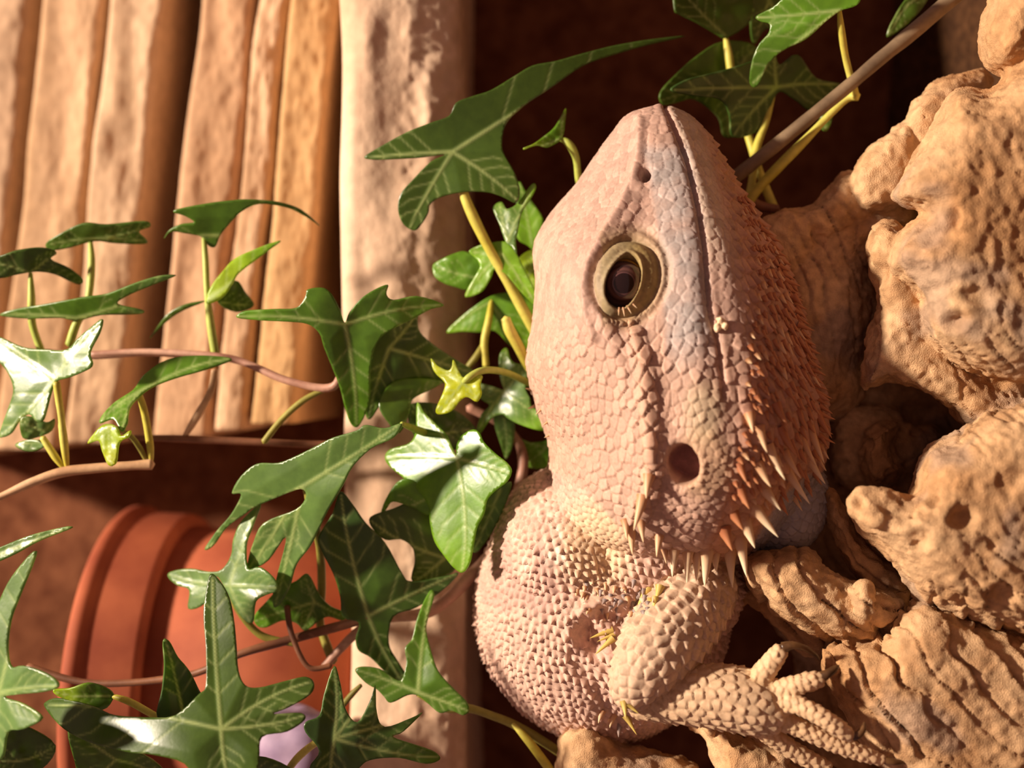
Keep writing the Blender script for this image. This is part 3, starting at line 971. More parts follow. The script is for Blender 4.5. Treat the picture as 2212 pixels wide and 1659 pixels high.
# ---- eye
p_, n_ = hit(1290, 612); eye_d = -205.0
p_e, _n = hit(1346, 611)
eye_d = p_e[1] + 15
eye_r = 56.0
def eye_material():
    m, nt, b = mat_new('lizard_eye')
    tc = node(nt, 'ShaderNodeTexCoord')
    vl = node(nt, 'ShaderNodeVectorMath', operation='MULTIPLY'); vl.inputs[1].default_value = (1, 0, 1)
    nt.links.new(tc.outputs['Object'], vl.inputs[0])
    ln = node(nt, 'ShaderNodeVectorMath', operation='LENGTH')
    nt.links.new(vl.outputs[0], ln.inputs[0])
    mr = node(nt, 'ShaderNodeMapRange'); mr.inputs[1].default_value = 0; mr.inputs[2].default_value = 68 * S
    nt.links.new(ln.outputs['Value'], mr.inputs[0])
    rp = node(nt, 'ShaderNodeValToRGB')
    els = rp.color_ramp.elements
    els[0].position = 0.0; els[0].color = (0.012, 0.004, 0.004, 1)
    els[1].position = 1.0; els[1].color = (0.42, 0.25, 0.03, 1)
    for pos, c in [(0.29, (0.012, 0.004, 0.004)), (0.31, (0.16, 0.07, 0.07)), (0.335, (0.05, 0.02, 0.018)), (0.42, (0.14, 0.06, 0.05)), (0.50, (0.04, 0.014, 0.012)), (0.58, (0.11, 0.05, 0.05)), (0.66, (0.035, 0.012, 0.012)), (0.70, (0.38, 0.2, 0.03))]:
        e = els.new(pos); e.color = (*c, 1)
    nt.links.new(mr.outputs[0], rp.inputs[0]); nt.links.new(rp.outputs[0], b.inputs['Base Color'])
    b.inputs['Roughness'].default_value = 0.08
    b.inputs['Specular IOR Level'].default_value = 0.6
    return m
ev_, ef_ = ellipsoid((1344, 614, eye_d), (eye_r, eye_r, eye_r))
eo = build('eyeball', ev_, ef_, eye_material(), dragon)
c_ = Q((1344, 615, eye_d - 20)) * S - DORG
eo.data.transform(Matrix.Translation(-Vector(c_)))
eo.location = c_
tag(eo, 'dark brown eye with a yellow rim')

# ---- claws
CLAWS = [[(1692,1399,-222,13),(1712,1394,-226,9),(1738,1400,-222,7),(1760,1414,-212,5),(1770,1426,-204,2)],
         [(1772,1464,-238,13),(1788,1455,-242,10),(1804,1444,-238,7),(1812,1438,-232,2)],
         [(1836,1590,-258,10),(1852,1588,-264,9),(1864,1576,-264,7),(1867,1560,-260,2)],
         [(1906,1641,-228,9),(1926,1645,-232,8),(1944,1647,-230,6),(1958,1648,-226,2)],
         [(1788,1659,-178,10),(1808,1668,-182,8),(1824,1676,-178,5),(1832,1686,-174,2)]]
for cl in CLAWS:
    v_, f_ = stub(np.array(cl, float), 5, 10)
    build('claw', v_, f_, M['claw'], dragon)

# ---- crumb of food stuck at the corner of the mouth
cr = [ellipsoid((1556, 694, p_e[1] - 62), (11, 7, 8), .3, 14, 10), ellipsoid((1548, 708, p_e[1] - 60), (8, 11, 8), .2, 14, 10), ellipsoid((1563, 705, p_e[1] - 62), (8, 11, 8), -.3, 14, 10)]
cv_, cf_ = remesh(cr, 1.6)
pm, nm = hit(1556, 702)
cv_ = cv_ + (pm - cv_.mean(0)) + np.array([0, -6, 0])
cv_ += normals(cv_, cf_) * (1.6 * fbm(cv_, 6, 2))[:, None]
crumb = build('food_crumb', cv_, cf_, M['crumb'])
tag(crumb, 'small pale food crumb stuck at the corner of the lizard mouth', 'crumb')

# ------------------------------------------------------------------ gnarled root wood
WOOD = [
 # outline, depth, half thickness, bulge, tilt, tag
 ([(2130,10),(2112,60),(2116,110),(2140,160),(2190,170),(2260,160),(2420,150),(2420,-120),(2180,-120)], -60, 190, 110, (0,0)),
 ([(2200,130),(2140,185),(2060,190),(2020,258),(1985,320),(1942,392),(1930,425),(1958,446),(1985,462),(1948,492),(1926,532),(1920,580),(1952,604),(1988,650),(2000,720),(2040,764),(2110,806),(2230,840),(2420,860),(2420,110)], -120, 190, 120, (0,0)),
 ([(1962,305),(1962,250),(1990,200),(2040,160),(2105,140),(2150,170),(2100,260),(2010,330),(1970,320)], 70, 60, 40, (.2,0)),
 ([(1838,385),(1868,330),(1920,286),(1962,262),(2000,320),(1980,420),(1910,460),(1860,450)], 60, 70, 50, (0,0)),
 ([(1640,480),(1690,452),(1750,440),(1788,398),(1832,368),(1868,388),(1880,430),(1900,470),(1800,520),(1740,580),(1680,590),(1640,530)], 110, 70, 46, (0,0)),
 ([(1690,580),(1760,502),(1830,458),(1900,432),(1990,440),(1970,500),(1910,545),(1885,600),(1895,660),(1880,730),(1860,800),(1864,850),(1820,900),(1740,910),(1650,880),(1600,760),(1640,640)], 150, 120, 90, (0,0)),
 ([(1882,500),(1930,476),(1990,520),(2030,650),(2060,730),(2120,790),(2240,830),(2240,950),(2150,945),(2090,936),(2040,890),(1985,850),(1915,826),(1864,850),(1858,800),(1880,725),(1900,660),(1876,590)], -30, 110, 60, (0,0)),
 ([(1800,900),(1860,870),(1960,880),(2060,930),(2040,990),(1960,1040),(1880,1070),(1800,1060)], 190, 90, 60, (0,0)),
 ([(1860,940),(1900,905),(1950,915),(1940,960),(1960,1010),(1930,1050),(1880,1060),(1855,1010)], 90, 60, 34, (0,0)),
 ([(1826,1105),(1824,1078),(1846,1060),(1890,1064),(1950,1078),(1972,1040),(1982,1000),(2014,960),(2068,942),(2120,902),(2175,880),(2420,850),(2420,1420),(2230,1368),(2130,1346),(2060,1322),(1990,1290),(1938,1222),(1890,1172),(1850,1142)], -150, 190, 120, (0,0)),
 ([(1775,1060),(1800,1040),(1836,1100),(1880,1165),(1940,1225),(1985,1290),(1960,1300),(1900,1284),(1840,1250),(1800,1180),(1780,1110)], -10, 70, 40, (0,0)),
 ([(1598,1215),(1640,1190),(1700,1188),(1745,1180),(1790,1226),(1850,1256),(1905,1280),(1965,1292),(1945,1335),(1904,1376),(1830,1392),(1752,1376),(1680,1332),(1622,1272)], -60, 120, 90, (0,0)),
 ([(1780,1400),(1830,1388),(1905,1378),(1950,1320),(2000,1296),(2080,1328),(2230,1372),(2420,1420),(2420,1830),(2020,1800),(1940,1700),(1890,1640),(1850,1580),(1810,1510),(1772,1450)], -110, 150, 140, (0,0)),
 ([(1210,1620),(1235,1570),(1290,1568),(1345,1600),(1420,1622),(1500,1640),(1520,1700),(1500,1850),(1200,1850)], 60, 110, 70, (0,0)),
 ([(1500,1560),(1540,1560),(1590,1590),(1640,1610),(1700,1640),(1780,1690),(1900,1720),(1900,1850),(1480,1850),(1520,1700),(1560,1650),(1540,1600)], -40, 60, 36, (0,0)),
 # trunk and foot that carry the rest down to the soil
 ([(2180,-200),(2170,120),(2090,300),(1930,470),(1780,700),(1700,950),(1640,1180),(1640,1300),(1720,1420),(1660,1640),(1300,1720),(1200,1900),(2420,1950),(2420,-300)], 330, 150, 140, (0,0)),
]
wparts = [inflate(o, d, th, bu, ti, step=22) for o, d, th, bu, ti in WOOD]
# twisted strands and the two open burrows
wparts += [stub(np.array(a, float), 8, 16) for a in [
    [(1500,1560,20,16),(1540,1590,-10,18),(1560,1640,-30,20),(1600,1665,-40,26),(1680,1690,-40,30)],
    [(1690,1640,-60,26),(1660,1600,-40,20),(1600,1570,0,16),(1520,1545,40,12)],
    [(1560,1300,60,20),(1610,1280,30,26),(1680,1320,20,26),(1760,1400,0,30)],
    [(1900,1130,-300,18),(1862,1090,-260,34),(1900,1095,-250,42),(1980,1130,-240,60)],
    [(1860,1270,-175,26),(1868,1300,-190,20),(1862,1325,-186,14)],
    [(2300,1900,120,220),(2420,1000,160,240),(2400,300,160,220),(2380,-200,140,200)],
]]
wq, wf = remesh(wparts, 5.0)
wq = relax(wq, wf, 4)
wn = normals(wq, wf)
wu, wv = UV(wq)
# relief: gnarls, layered grain that curls round each lump, pits
big_n = fbm(wq, 150, 4)
lump = fbm(wq + 900, 60, 4)
def rings(cu, cv, per, warp_):
    r = np.hypot(wu - cu, wv - cv) + warp_
    ph = (r / per) % 1.0
    crk = np.exp(-(ph / .06) ** 2) + np.exp(-((ph - 1) / .06) ** 2)
    am = np.clip(.75 + .9 * vnoise(np.stack((np.floor(r / per) * 97.0, wv / 1.0, wu / 1.0), -1), 120.0), .15, 1.5)
    return am * (smooth(0, .12, ph) * (1 - .7 * ph) - .45 - .65 * crk), np.floor(r / per)
def rbox(cu, cv, ru, rv, s=.25):
    return smooth(1 + s, 1 - s, np.hypot((wu - cu) / ru, (wv - cv) / rv))
wz = 17 * fbm(wq + 200, 120, 3)
g1, _ = rings(1985, 1105, 54, wz)                 # fan under the jaw
g2, _ = rings(2420, 1190, 60, 1.7 * wz)           # wide layered fan at the foot
g3, _ = rings(1500, 700, 34, 1.2 * wz)            # shaded trunk behind the head
g4, _ = rings(2450, 520, 46, 2.2 * wz)
m1 = rbox(1790, 1290, 190, 120); m2 = rbox(2050, 1530, 310, 260); m3 = rbox(1800, 700, 140, 260)
m4 = rbox(2120, 840, 140, 130) + rbox(2100, 1250, 200, 110)
fine = fbm(wq * np.array([1, 1, 1]) + 40, 16, 3)
wd = 9 * big_n + 4.5 * lump + 3.0 * fine + 1.6 * fbm(wq + 60, 9, 2)
wd += 11 * g1 * m1 + 14 * g2 * m2 + 8 * g3 * m3 + 6 * g4 * np.clip(m4, 0, 1)
corr = np.sin((wv * .8 - wu * .6) / 2.9 + 1.2 * fbm(wq + 77, 40, 2))
wd += 1.6 * corr * np.clip(m1 + m4, 0, 1) * smooth(-.2, .4, fbm(wq + 5, 70, 2))
# pits on the weathered lumps
npit = 1000
vis = np.nonzero((wn[:, 1] < 0.2) & (wu > 1600))[0]
pk = KDTree(npit)
psel = rng.choice(vis, npit, replace=False)
prad = 5 + 13 * rng.random(npit) ** 3.5
for i, k_ in enumerate(psel): pk.insert(wq[k_], i)
pk.balance()
pit_d = np.zeros(len(wq)); 
smoothzone = 1 - .8 * np.clip(m2 + m3, 0, 1)
for i in vis.tolist():
    _, id_, ds = pk.find(wq[i])
    r = prad[id_]
    if ds < r * 1.3:
        t = ds / r
        pit_d[i] = -r * .9 * max(0.0, 1 - t * t) + 1.2 * math.exp(-((t - 1.1) / .2) ** 2)
wd += pit_d * smoothzone
for (cu, cv, ru, rv, dep) in [(2078,1120,34,26,34),(1905,590,22,30,22),(2060,470,20,26,20),(2070,690,30,22,26),(1990,1160,26,22,16),(2000,890,40,22,24),(2165,1285,36,30,22),(1765,505,14,22,18),(2110,640,36,20,16)]:
    wd -= dep * smooth(1.25, .35, np.hypot((wu - cu) / ru, (wv - cv) / rv) + .25 * lump) * (wn[:, 1] < .3)
wfin = wq + wn * wd[:, None]
wc = np.tile(hexc('#bc8f64'), (len(wq), 1))
t = np.clip(.5 + .8 * big_n, 0, 1)[:, None]
wc = wc * (1 - t) + hexc('#d0aa82') * t
t = smooth(.1, .8, lump)[:, None] * .5
wc = wc * (1 - t) + hexc('#9a6e48') * t
t = smooth(.2, .7, fbm(wq + 1700, 130, 3))[:, None] * .55
wc = wc * (1 - t) + hexc('#a08a7c') * t
wc = wc * (1 + .10 * fine[:, None])
wood = build('root_wood', wfin, wf, M['wood'], cols=np.clip(wc, .01, .9))
tag(wood, 'gnarled tan root wood with pits and layered grain under the lizard', 'driftwood')

# ------------------------------------------------------------------ ivy
LEAFC = {'dark': '#4e6a24', 'deep': '#4a6826', 'mid': '#5f862a', 'green': '#70a02c', 'bright': '#88b62c', 'lime': '#a3bc24', 'yellow': '#bcc41e',
         'pale': '#6b8c48', 'silver': '#6f9050', 'olive': '#5a7828', 'blue': '#4a6a38', 'teal': '#4a6a32'}
def tips_of(O, c):
    r = np.linalg.norm(O - c, axis=1)
    n = len(O); out = []
    w = max(3, n // 14)
    for i in range(n):
        nb = [(i + k) % n for k in range(-w, w + 1)]
        if r[i] >= r[nb].max() - 1e-9 and r[i] > min(.38 * r.max(), 85):
            if not out or min(abs(i - j) for j in out) > w: out.append(i)
    return out

LEAVES = []
def make_leaf(parent, c, outline, d, tilt=(0, 0), cup=0.10, fold=0.16, col='mid', edge=None, name='leaf', wave=5.0, step=4.6, vein=.9, dtip=None):
    c = np.array(c, float)
    O = catmull(outline, 4, True)
    # fine irregular margin
    vs, tris = planar(O, step)
    rel_ = vs - c
    r = np.linalg.norm(rel_, axis=1)
    tips = [O[i] for i in tips_of(O, c)]
    span = max(np.linalg.norm(t_ - c) for t_ in tips)
    main = np.full(len(vs), 1e9); side = np.full(len(vs), 1e9); par = np.zeros(len(vs))
    rl = random.Random(int(abs(c[0] * 7 + c[1] * 13)))
    for tp in tips:
        ax = tp - c; L = np.linalg.norm(ax); nx = np.array([-ax[1], ax[0]]) / L
        bow = rl.uniform(-.05, .05) * L
        path = [c, c + ax * .35 + nx * bow, c + ax * .7 + nx * bow, c + ax * .97]
        path = catmull(path, 3)
        dd, pp = seg_dist(vs[:, 0], vs[:, 1], path)
        par = np.where(dd < main, pp, par); main = np.minimum(main, dd + 0 * pp)
        for t_ in (.22, .4, .58, .76):
            b = c + ax * t_ + nx * bow * math.sin(math.pi * min(t_, 1))
            for s_ in (-1, 1):
                e1 = b + (ax / L * .7 + nx * s_ * .75) * L * .24 * (1.2 - t_) * 1.3
                e2 = e1 + (ax / L * .85 + nx * s_ * .35) * L * .12
                side = np.minimum(side, seg_dist(vs[:, 0], vs[:, 1], [b, e1, e2])[0])
    wv_ = min(max(1.5, span * .013), 2.6)
    vm = np.exp(-(main / (wv_ * (1.5 - .8 * par))) ** 2)
    sm = np.exp(-(side / (wv_ * .85)) ** 2) * .55
    p3 = np.stack((vs[:, 0], vs[:, 1], np.full(len(vs), d)), 1)
    dep = d + tilt[0] * rel_[:, 0] + tilt[1] * rel_[:, 1] + cup * r * r / span - fold * np.minimum(main, span * .16)
    dep += wave * fbm(p3 + 11.0 * len(outline), span * .35, 2) - 2.2 * vm + 1.0 * sm
    if dtip is not None:        # bend one end away or towards: (u, v, amount)
        tv = np.array(dtip[:2], float) - c; tl_ = np.linalg.norm(tv)
        s_ = np.clip((rel_ @ tv) / tl_ ** 2, 0, 1.2)
        dep += dtip[2] * s_ * s_
    V = Q(np.stack((vs[:, 0], vs[:, 1], dep), 1))
    base_c = hexc(LEAFC[col]); tipc = hexc(LEAFC[edge]) if edge else base_c
    g = smooth(.25, .95, r / span)[:, None]
    cc = base_c * (1 - g) + tipc * g
    nz_ = fbm(p3 + 300, span * .2, 3)[:, None]
    cc = cc * (1 + .16 * nz_)
    vc = cc * .15 + hexc('#c4d490') * .85
    m_ = (np.maximum(vm, sm) * vein)[:, None]
    cc = cc * (1 - m_) + vc * m_
    o = build(name, V, tris, M['leaf'], parent, cols=np.clip(cc, .01, .9))
    # make the upper face look at the viewer's side, then give the blade its thickness
    LEAVES.append((parent.name, c, o))
    md = o.modifiers.new('thickness', 'SOLIDIFY'); md.thickness = 4.5 * S; md.offset = 0
    return o

STEMC = {'yellow': ('#b9ae3c', '#cfc864'), 'green': ('#8fa03c', '#b5bd5c'), 'tan': ('#b98f6a', '#d9b48e'), 'brown': ('#5a3524', '#8a5a3e'), 'bark': ('#38241a', '#8a745a'), 'rose': ('#9a6a58', '#c49a84'), 'olive': ('#75702c', '#989040')}
def make_stem(parent, rows, col, name='stem', seg=10):
    a = np.array(rows, float)
    if name == 'petiole':
        a[0, 2] += 9; a[0, 3] = 4.5
    C_ = catmull(a, 7)
    if name == 'petiole':           # a leaf stalk belongs to its leaf
        near_ = [(math.hypot(*(c_[:2] - a[0][:2])), i_) for i_, (p_n, c_, _o) in enumerate(LEAVES) if p_n == parent.name]
        if near_ and min(near_)[0] < 45:
            parent = LEAVES[min(near_)[1]][2]
    q = Q(C_[:, :3]); k = (F + C_[:, 2]) / F
    rr = C_[:, 3] * k * (1 + .10 * fbm(q, 60, 2))
    V, Fc = tube(q, rr, seg)
    c0, c1 = hexc(STEMC[col][0]), hexc(STEMC[col][1])
    t = np.clip(.5 + .6 * fbm(V, 90, 3), 0, 1)[:, None]
    return build(name, V, Fc, M['stem'], parent, cols=c0 * (1 - t) + c1 * t)

def vine(u, v, d, label):
    o = empty('ivy_vine', Q((u, v, d)))
    tag(o, label, 'ivy', 'ivy growing round the basking spot')
    return o

# --- vine that climbs behind the lizard's head
A = vine(1150, 1000, 180, 'ivy vine growing behind the lizard head, with one long pointed dark leaf')
lf = make_leaf(A, (978,328), [(788,338),(830,312),(880,285),(930,265),(970,250),(985,222),(1020,208),(1060,195),(1110,165),(1150,142),(1200,132),(1250,118),(1320,100),(1400,86),(1480,78),(1400,97),(1330,117),(1260,142),(1190,190),(1130,230),(1095,265),(1085,300),(1088,330),(1110,370),(1123,410),(1115,438),(1085,425),(1050,415),(1000,415),(955,425),(930,440),(925,460),(910,485),(895,498),(872,485),(860,455),(865,420),(890,390),(930,350),(962,334),(915,340),(850,344),(805,345)],
          110, (-.05, .1), .05, .14, 'dark', dtip=(1480,78,90))
make_stem(A, [(984,345,112,8),(1004,425,126,11),(1045,515,140,11),(1095,605,160,11),(1148,702,190,12),(1190,780,230,12)], 'yellow', 'petiole')
make_leaf(A, (1098,522), [(1065,450),(1073,440),(1085,437),(1096,452),(1120,438),(1143,405),(1155,397),(1157,408),(1142,435),(1127,460),(1118,500),(1114,522),(1116,548),(1104,532),(1093,523),(1081,490),(1070,465)], 120, (-.35, -.1), .1, .25, 'pale', 'bright')
make_leaf(A, (1085,548), [(1013,543),(1035,530),(1055,525),(1095,523),(1116,548),(1132,580),(1152,620),(1166,650),(1160,662),(1130,636),(1105,606),(1090,590),(1068,582),(1060,600),(1040,630),(1008,642),(1010,625),(1030,590),(1037,575),(1030,560)], 150, (-.3, .0), .1, .2, 'bright', 'bright')
make_leaf(A, (1030,600), [(935,578),(945,565),(990,545),(1010,545),(1035,560),(1046,580),(1034,606),(1010,625),(985,620),(960,612),(940,598)], 200, (-.1, .1), .1, .2, 'green')
make_leaf(A, (1150,528), [(1120,395),(1136,415),(1152,440),(1172,470),(1170,505),(1160,545),(1140,530),(1118,515),(1115,470)], 260, (-.2, 0), .1, .2, 'bright', 'green')
make_leaf(A, (1060,652), [(965,718),(990,690),(1020,665),(1060,640),(1100,632),(1145,640),(1165,690),(1150,740),(1130,760),(1100,745),(1070,715),(1040,718),(1000,716)], 270, (-.2, .1), .1, .15, 'green', 'bright')
make_leaf(A, (1140,600), [(1120,560),(1150,540),(1175,560),(1180,610),(1165,650),(1140,640),(1122,600)], 230, (-.2, 0), .1, .2, 'lime')
make_stem(A, [(1062,645,262,8),(1056,690,250,8),(1046,740,246,8),(1050,790,250,8)], 'yellow', 'petiole')
make_stem(A, [(1048,735,246,7),(1032,765,246,7),(1012,792,250,7)], 'olive', 'petiole')
make_leaf(A, (1000,828), [(932,775),(945,790),(965,800),(975,795),(980,778),(990,800),(1000,815),(1020,815),(1042,812),(1038,830),(1040,850),(1030,868),(1010,858),(995,865),(975,888),(950,895),(942,885),(955,855),(962,835),(960,825),(945,810),(935,795)], 40, (-.3, -.1), .15, .2, 'yellow')
make_stem(A, [(998,830,36,8),(1012,816,30,8),(1045,800,50,8),(1090,804,100,8),(1140,826,170,8),(1180,840,200,8)], 'green', 'petiole')
make_stem(A, [(1092,688,120,10),(1100,712,125,12),(1118,745,140,12),(1142,790,170,12),(1170,830,210,12)], 'yellow', 'cut_petiole')
make_leaf(A, (1090,848), [(1095,752),(1080,765),(1078,800),(1084,828),(1088,842),(1065,835),(1035,830),(1038,860),(1057,876),(1040,895),(1030,930),(1038,935),(1060,905),(1085,895),(1100,905),(1130,920),(1172,930),(1190,915),(1175,890),(1150,880),(1145,860),(1136,840),(1140,810),(1148,790),(1115,785),(1102,775)], 190, (-.45, -.2), .1, .2, 'silver', 'bright')
make_leaf(A, (988,990), [(902,870),(915,890),(940,915),(965,940),(985,984),(988,960),(1000,940),(1022,928),(1035,935),(1045,955),(1070,980),(1095,1000),(1105,1018),(1095,1040),(1070,1060),(1052,1080),(1045,1110),(1030,1140),(1022,1180),(1015,1215),(1000,1237),(980,1225),(960,1200),(940,1170),(930,1130),(925,1090),(900,1055),(870,1030),(840,1005),(833,985),(845,970),(880,960),(895,945),(900,920)], 45, (-.6, -.14), .04, .12, 'green', 'bright', wave=3)
make_leaf(A, (925,1075), [(822,1112),(833,1080),(858,1042),(885,1035),(920,1060),(935,1090),(925,1112),(890,1095),(850,1083),(835,1100)], 90, (-.2, .3), .1, .2, 'green')
make_leaf(A, (1080,1058), [(1104,1040),(1092,1090),(1066,1145),(1032,1192),(1020,1180),(1042,1110),(1060,1070)], 90, (.3, .1), .05, .25, 'pale', 'olive')
make_leaf(A, (1180,966), [(1113,943),(1140,955),(1165,955),(1200,950),(1205,980),(1180,1010),(1140,1008),(1125,985)], 260, (-.2, .2), .1, .2, 'green', 'bright')
make_leaf(A, (1088,900), [(1066,895),(1108,900),(1110,950),(1096,990),(1085,972)], 240, (-.1, .2), .1, .3, 'pale', 'mid')
make_leaf(A, (1212,300), [(1130,322),(1150,312),(1175,295),(1195,278),(1210,255),(1222,235),(1220,265),(1214,298),(1195,312),(1180,318),(1160,314)], 120, (.4, -.5), .1, .3, 'green', 'lime')
make_stem(A, [(1211,300,120,7),(1228,310,124,8),(1244,340,135,8),(1250,390,160,8),(1262,440,200,8)], 'green', 'petiole')
make_stem(A, [(1012,880,250,9),(1100,930,260,10),(1130,1010,250,11),(1080,1160,230,12),(1020,1240,200,13),(930,1320,170,13),(800,1345,150,11),(700,1440,140,9)], 'rose', 'stem', 12)

# --- vine with the broad leaves in front of the shelf
B = vine(800, 1100, 60, 'ivy vine of broad glossy leaves hanging in front of the sandstone shelf')
make_leaf(B, (745,700), [(512,685),(530,672),(590,668),(640,665),(660,640),(665,625),(700,622),(720,640),(735,670),(745,697),(755,675),(780,645),(810,625),(838,615),(835,635),(850,648),(900,640),(958,658),(930,668),(890,690),(840,715),(815,740),(800,790),(800,840),(795,880),(775,920),(758,915),(745,880),(735,840),(720,800),(700,750),(690,720),(665,700),(620,695),(560,692)], 40, (.1, .3), .08, .22, 'mid', 'green')
make_leaf(B, (840,752), [(815,730),(870,690),(905,668),(902,690),(908,718),(940,747),(985,777),(1024,802),(1010,818),(950,828),(900,828),(860,833),(830,862),(800,905),(788,880),(798,790)], 120, (.3, .2), .08, .18, 'dark', 'mid')
make_leaf(B, (866,918), [(818,875),(840,832),(880,818),(955,823),(930,842),(892,862),(884,892),(864,935),(840,915)], 110, (.2, -.2), .1, .2, 'olive', 'green')
make_leaf(B, (950,940), [(880,880),(930,870),(990,890),(1030,930),(1010,960),(950,975),(900,950)], 170, (.3, .2), .1, .2, 'dark')
make_leaf(B, (655,1050), [(868,915),(830,925),(790,918),(770,930),(720,945),(690,960),(640,985),(600,1000),(555,1002),(520,1030),(502,1065),(522,1068),(500,1110),(470,1145),(443,1185),(460,1180),(490,1140),(530,1110),(552,1095),(600,1074),(650,1056),(662,1072),(640,1100),(570,1130),(545,1180),(535,1222),(548,1228),(580,1210),(618,1160),(600,1240),(590,1280),(592,1310),(605,1305),(625,1270),(640,1220),(670,1180),(690,1140),(710,1100),(740,1050),(760,1010),(800,970),(850,945)], 10, (-.28, .12), .06, .2, 'pale', 'pale')
make_leaf(B, (795,1330), [(688,1160),(718,1110),(735,1062),(762,1090),(790,1130),(832,1172),(870,1240),(890,1256),(960,1245),(990,1238),(960,1272),(900,1312),(850,1332),(840,1390),(860,1430),(892,1482),(870,1490),(830,1450),(800,1420),(775,1405),(768,1380),(775,1345),(740,1332),(735,1290),(720,1240),(695,1190)], 95, (.15, .12), .06, .2, 'deep', 'teal')
make_leaf(B, (960,1205), [(800,1117),(850,1098),(900,1082),(942,1120),(960,1170),(985,1220),(960,1246),(892,1258),(896,1212),(890,1182),(865,1165),(832,1166),(805,1142)], 150, (.3, .1), .06, .2, 'olive', 'dark')
make_leaf(B, (903,1495), [(930,1275),(938,1285),(926,1330),(921,1362),(932,1410),(947,1450),(982,1490),(1007,1515),(1013,1535),(1000,1545),(975,1535),(950,1540),(925,1520),(903,1502),(880,1502),(845,1518),(830,1505),(815,1490),(790,1475),(768,1450),(780,1440),(820,1445),(850,1465),(868,1468),(878,1430),(875,1400),(890,1380),(900,1340),(915,1300)], 40, (-.1, -.2), .1, .25, 'mid', 'green')
make_leaf(B, (722,1595), [(722,1438),(736,1480),(746,1530),(772,1560),(800,1512),(811,1480),(814,1540),(832,1570),(890,1550),(912,1540),(872,1580),(850,1592),(900,1610),(940,1625),(950,1640),(920,1650),(860,1637),(800,1642),(772,1662),(722,1710),(690,1700),(668,1660),(690,1622),(660,1582),(660,1560),(690,1545),(700,1500)], -110, (.2, -.1), .08, .25, 'teal', 'mid')
make_stem(B, [(745,700,46,6),(742,760,70,8),(720,835,100,9),(620,822,120,8),(500,775,150,8),(330,760,170,7),(196,766,180,7)], 'rose', 'stem', 12)
make_stem(B, [(712,838,100,8),(660,862,110,7),(610,905,110,7),(570,955,105,7)], 'olive', 'petiole')
make_stem(B, [(655,1050,14,7),(668,1080,40,9),(690,1180,110,9),(695,1270,150,9),(692,1350,160,9),(720,1430,150,10)], 'olive', 'petiole')
make_stem(B, [(868,915,-20,7),(905,930,80,9),(960,950,140,9)], 'green', 'petiole')
make_stem(B, [(795,1332,98,7),(770,1342,110,10),(640,1378,110,10),(520,1412,80,9),(400,1460,90,8),(200,1476,100,8),(60,1440,110,8)], 'brown', 'stem', 12)
make_stem(B, [(620,1310,110,7),(630,1370,90,6),(665,1440,80,6),(715,1438,90,7)], 'brown', 'tendril')
make_stem(B, [(903,1498,46,7),(960,1530,60,8),(1012,1530,70,9),(1060,1545,80,9),(1112,1566,90,10),(1180,1606,90,10),(1270,1668,110,10)], 'olive', 'stem', 12)
make_stem(B, [(1108,1564,68,8),(1145,1605,60,9),(1192,1668,50,9)], 'yellow', 'petiole')
make_stem(B, [(722,1595,-100,7),(690,1600,-60,8),(640,1640,0,8),(600,1700,40,8)], 'yellow', 'petiole')
make_stem(B, [(780,1480,70,6),(760,1500,80,7),(735,1530,90,7)], 'olive', 'petiole')

# --- vine that spills out of the pot
P_ = vine(420, 1400, 60, 'ivy vine spilling over the terracotta pot, with one big dark five-lobed leaf')
make_leaf(P_, (497,1265), [(563,1092),(548,1100),(520,1130),(505,1165),(500,1200),(480,1230),(450,1235),(410,1228),(370,1235),(365,1248),(385,1265),(410,1275),(408,1315),(440,1305),(455,1270),(470,1245),(492,1282),(520,1330),(545,1345),(552,1300),(575,1285),(600,1275),(592,1250),(562,1225),(536,1228),(532,1180),(545,1140)], 70, (-.62, -.15), .05, .18, 'silver', 'silver', vein=.6)
make_leaf(P_, (680,1300), [(550,1330),(575,1300),(600,1275),(640,1255),(665,1240),(690,1285),(715,1310),(748,1325),(740,1340),(710,1332),(690,1340),(660,1362),(640,1345),(610,1340),(575,1355),(555,1350)], 130, (.2, .3), .1, .2, 'mid', 'green')
make_leaf(P_, (478,1575), [(455,1240),(475,1255),(495,1290),(505,1340),(510,1390),(515,1450),(530,1480),(560,1485),(620,1470),(660,1462),(678,1475),(670,1500),(620,1530),(592,1542),(650,1540),(658,1555),(620,1580),(566,1592),(560,1640),(545,1700),(490,1720),(430,1700),(400,1650),(330,1630),(280,1625),(200,1605),(140,1575),(100,1530),(102,1515),(130,1508),(200,1525),(250,1545),(330,1550),(380,1545),(430,1500),(445,1480),(445,1400),(440,1330),(445,1280)], -250, (.0, -.28), .06, .16, 'dark', dtip=(100,1525,150))
make_leaf(P_, (395,1540), [(352,1385),(365,1385),(385,1420),(410,1450),(430,1490),(440,1510),(420,1540),(395,1555),(340,1550),(350,1490),(355,1440)], -130, (.45, 0), .05, .3, 'blue', 'mid')
make_leaf(P_, (236,1502), [(115,1490),(150,1487),(190,1475),(230,1486),(246,1505),(222,1532),(170,1518),(130,1505)], -100, (.2, .2), .1, .2, 'mid', 'lime')
make_stem(P_, [(236,1502,-98,7),(280,1516,-110,8),(345,1552,-130,8),(420,1590,-100,8)], 'yellow', 'petiole')
make_leaf(P_, (0,1495), [(78,1190),(70,1220),(42,1290),(24,1340),(17,1400),(25,1440),(50,1438),(90,1450),(120,1468),(125,1485),(90,1495),(40,1500),(10,1506),(50,1520),(92,1550),(50,1575),(17,1582),(2,1640),(-60,1620),(-90,1500),(-50,1440),(-12,1330),(18,1260),(55,1210)], -230, (-.6, -.15), .05, .2, 'silver', 'pale', vein=.7)
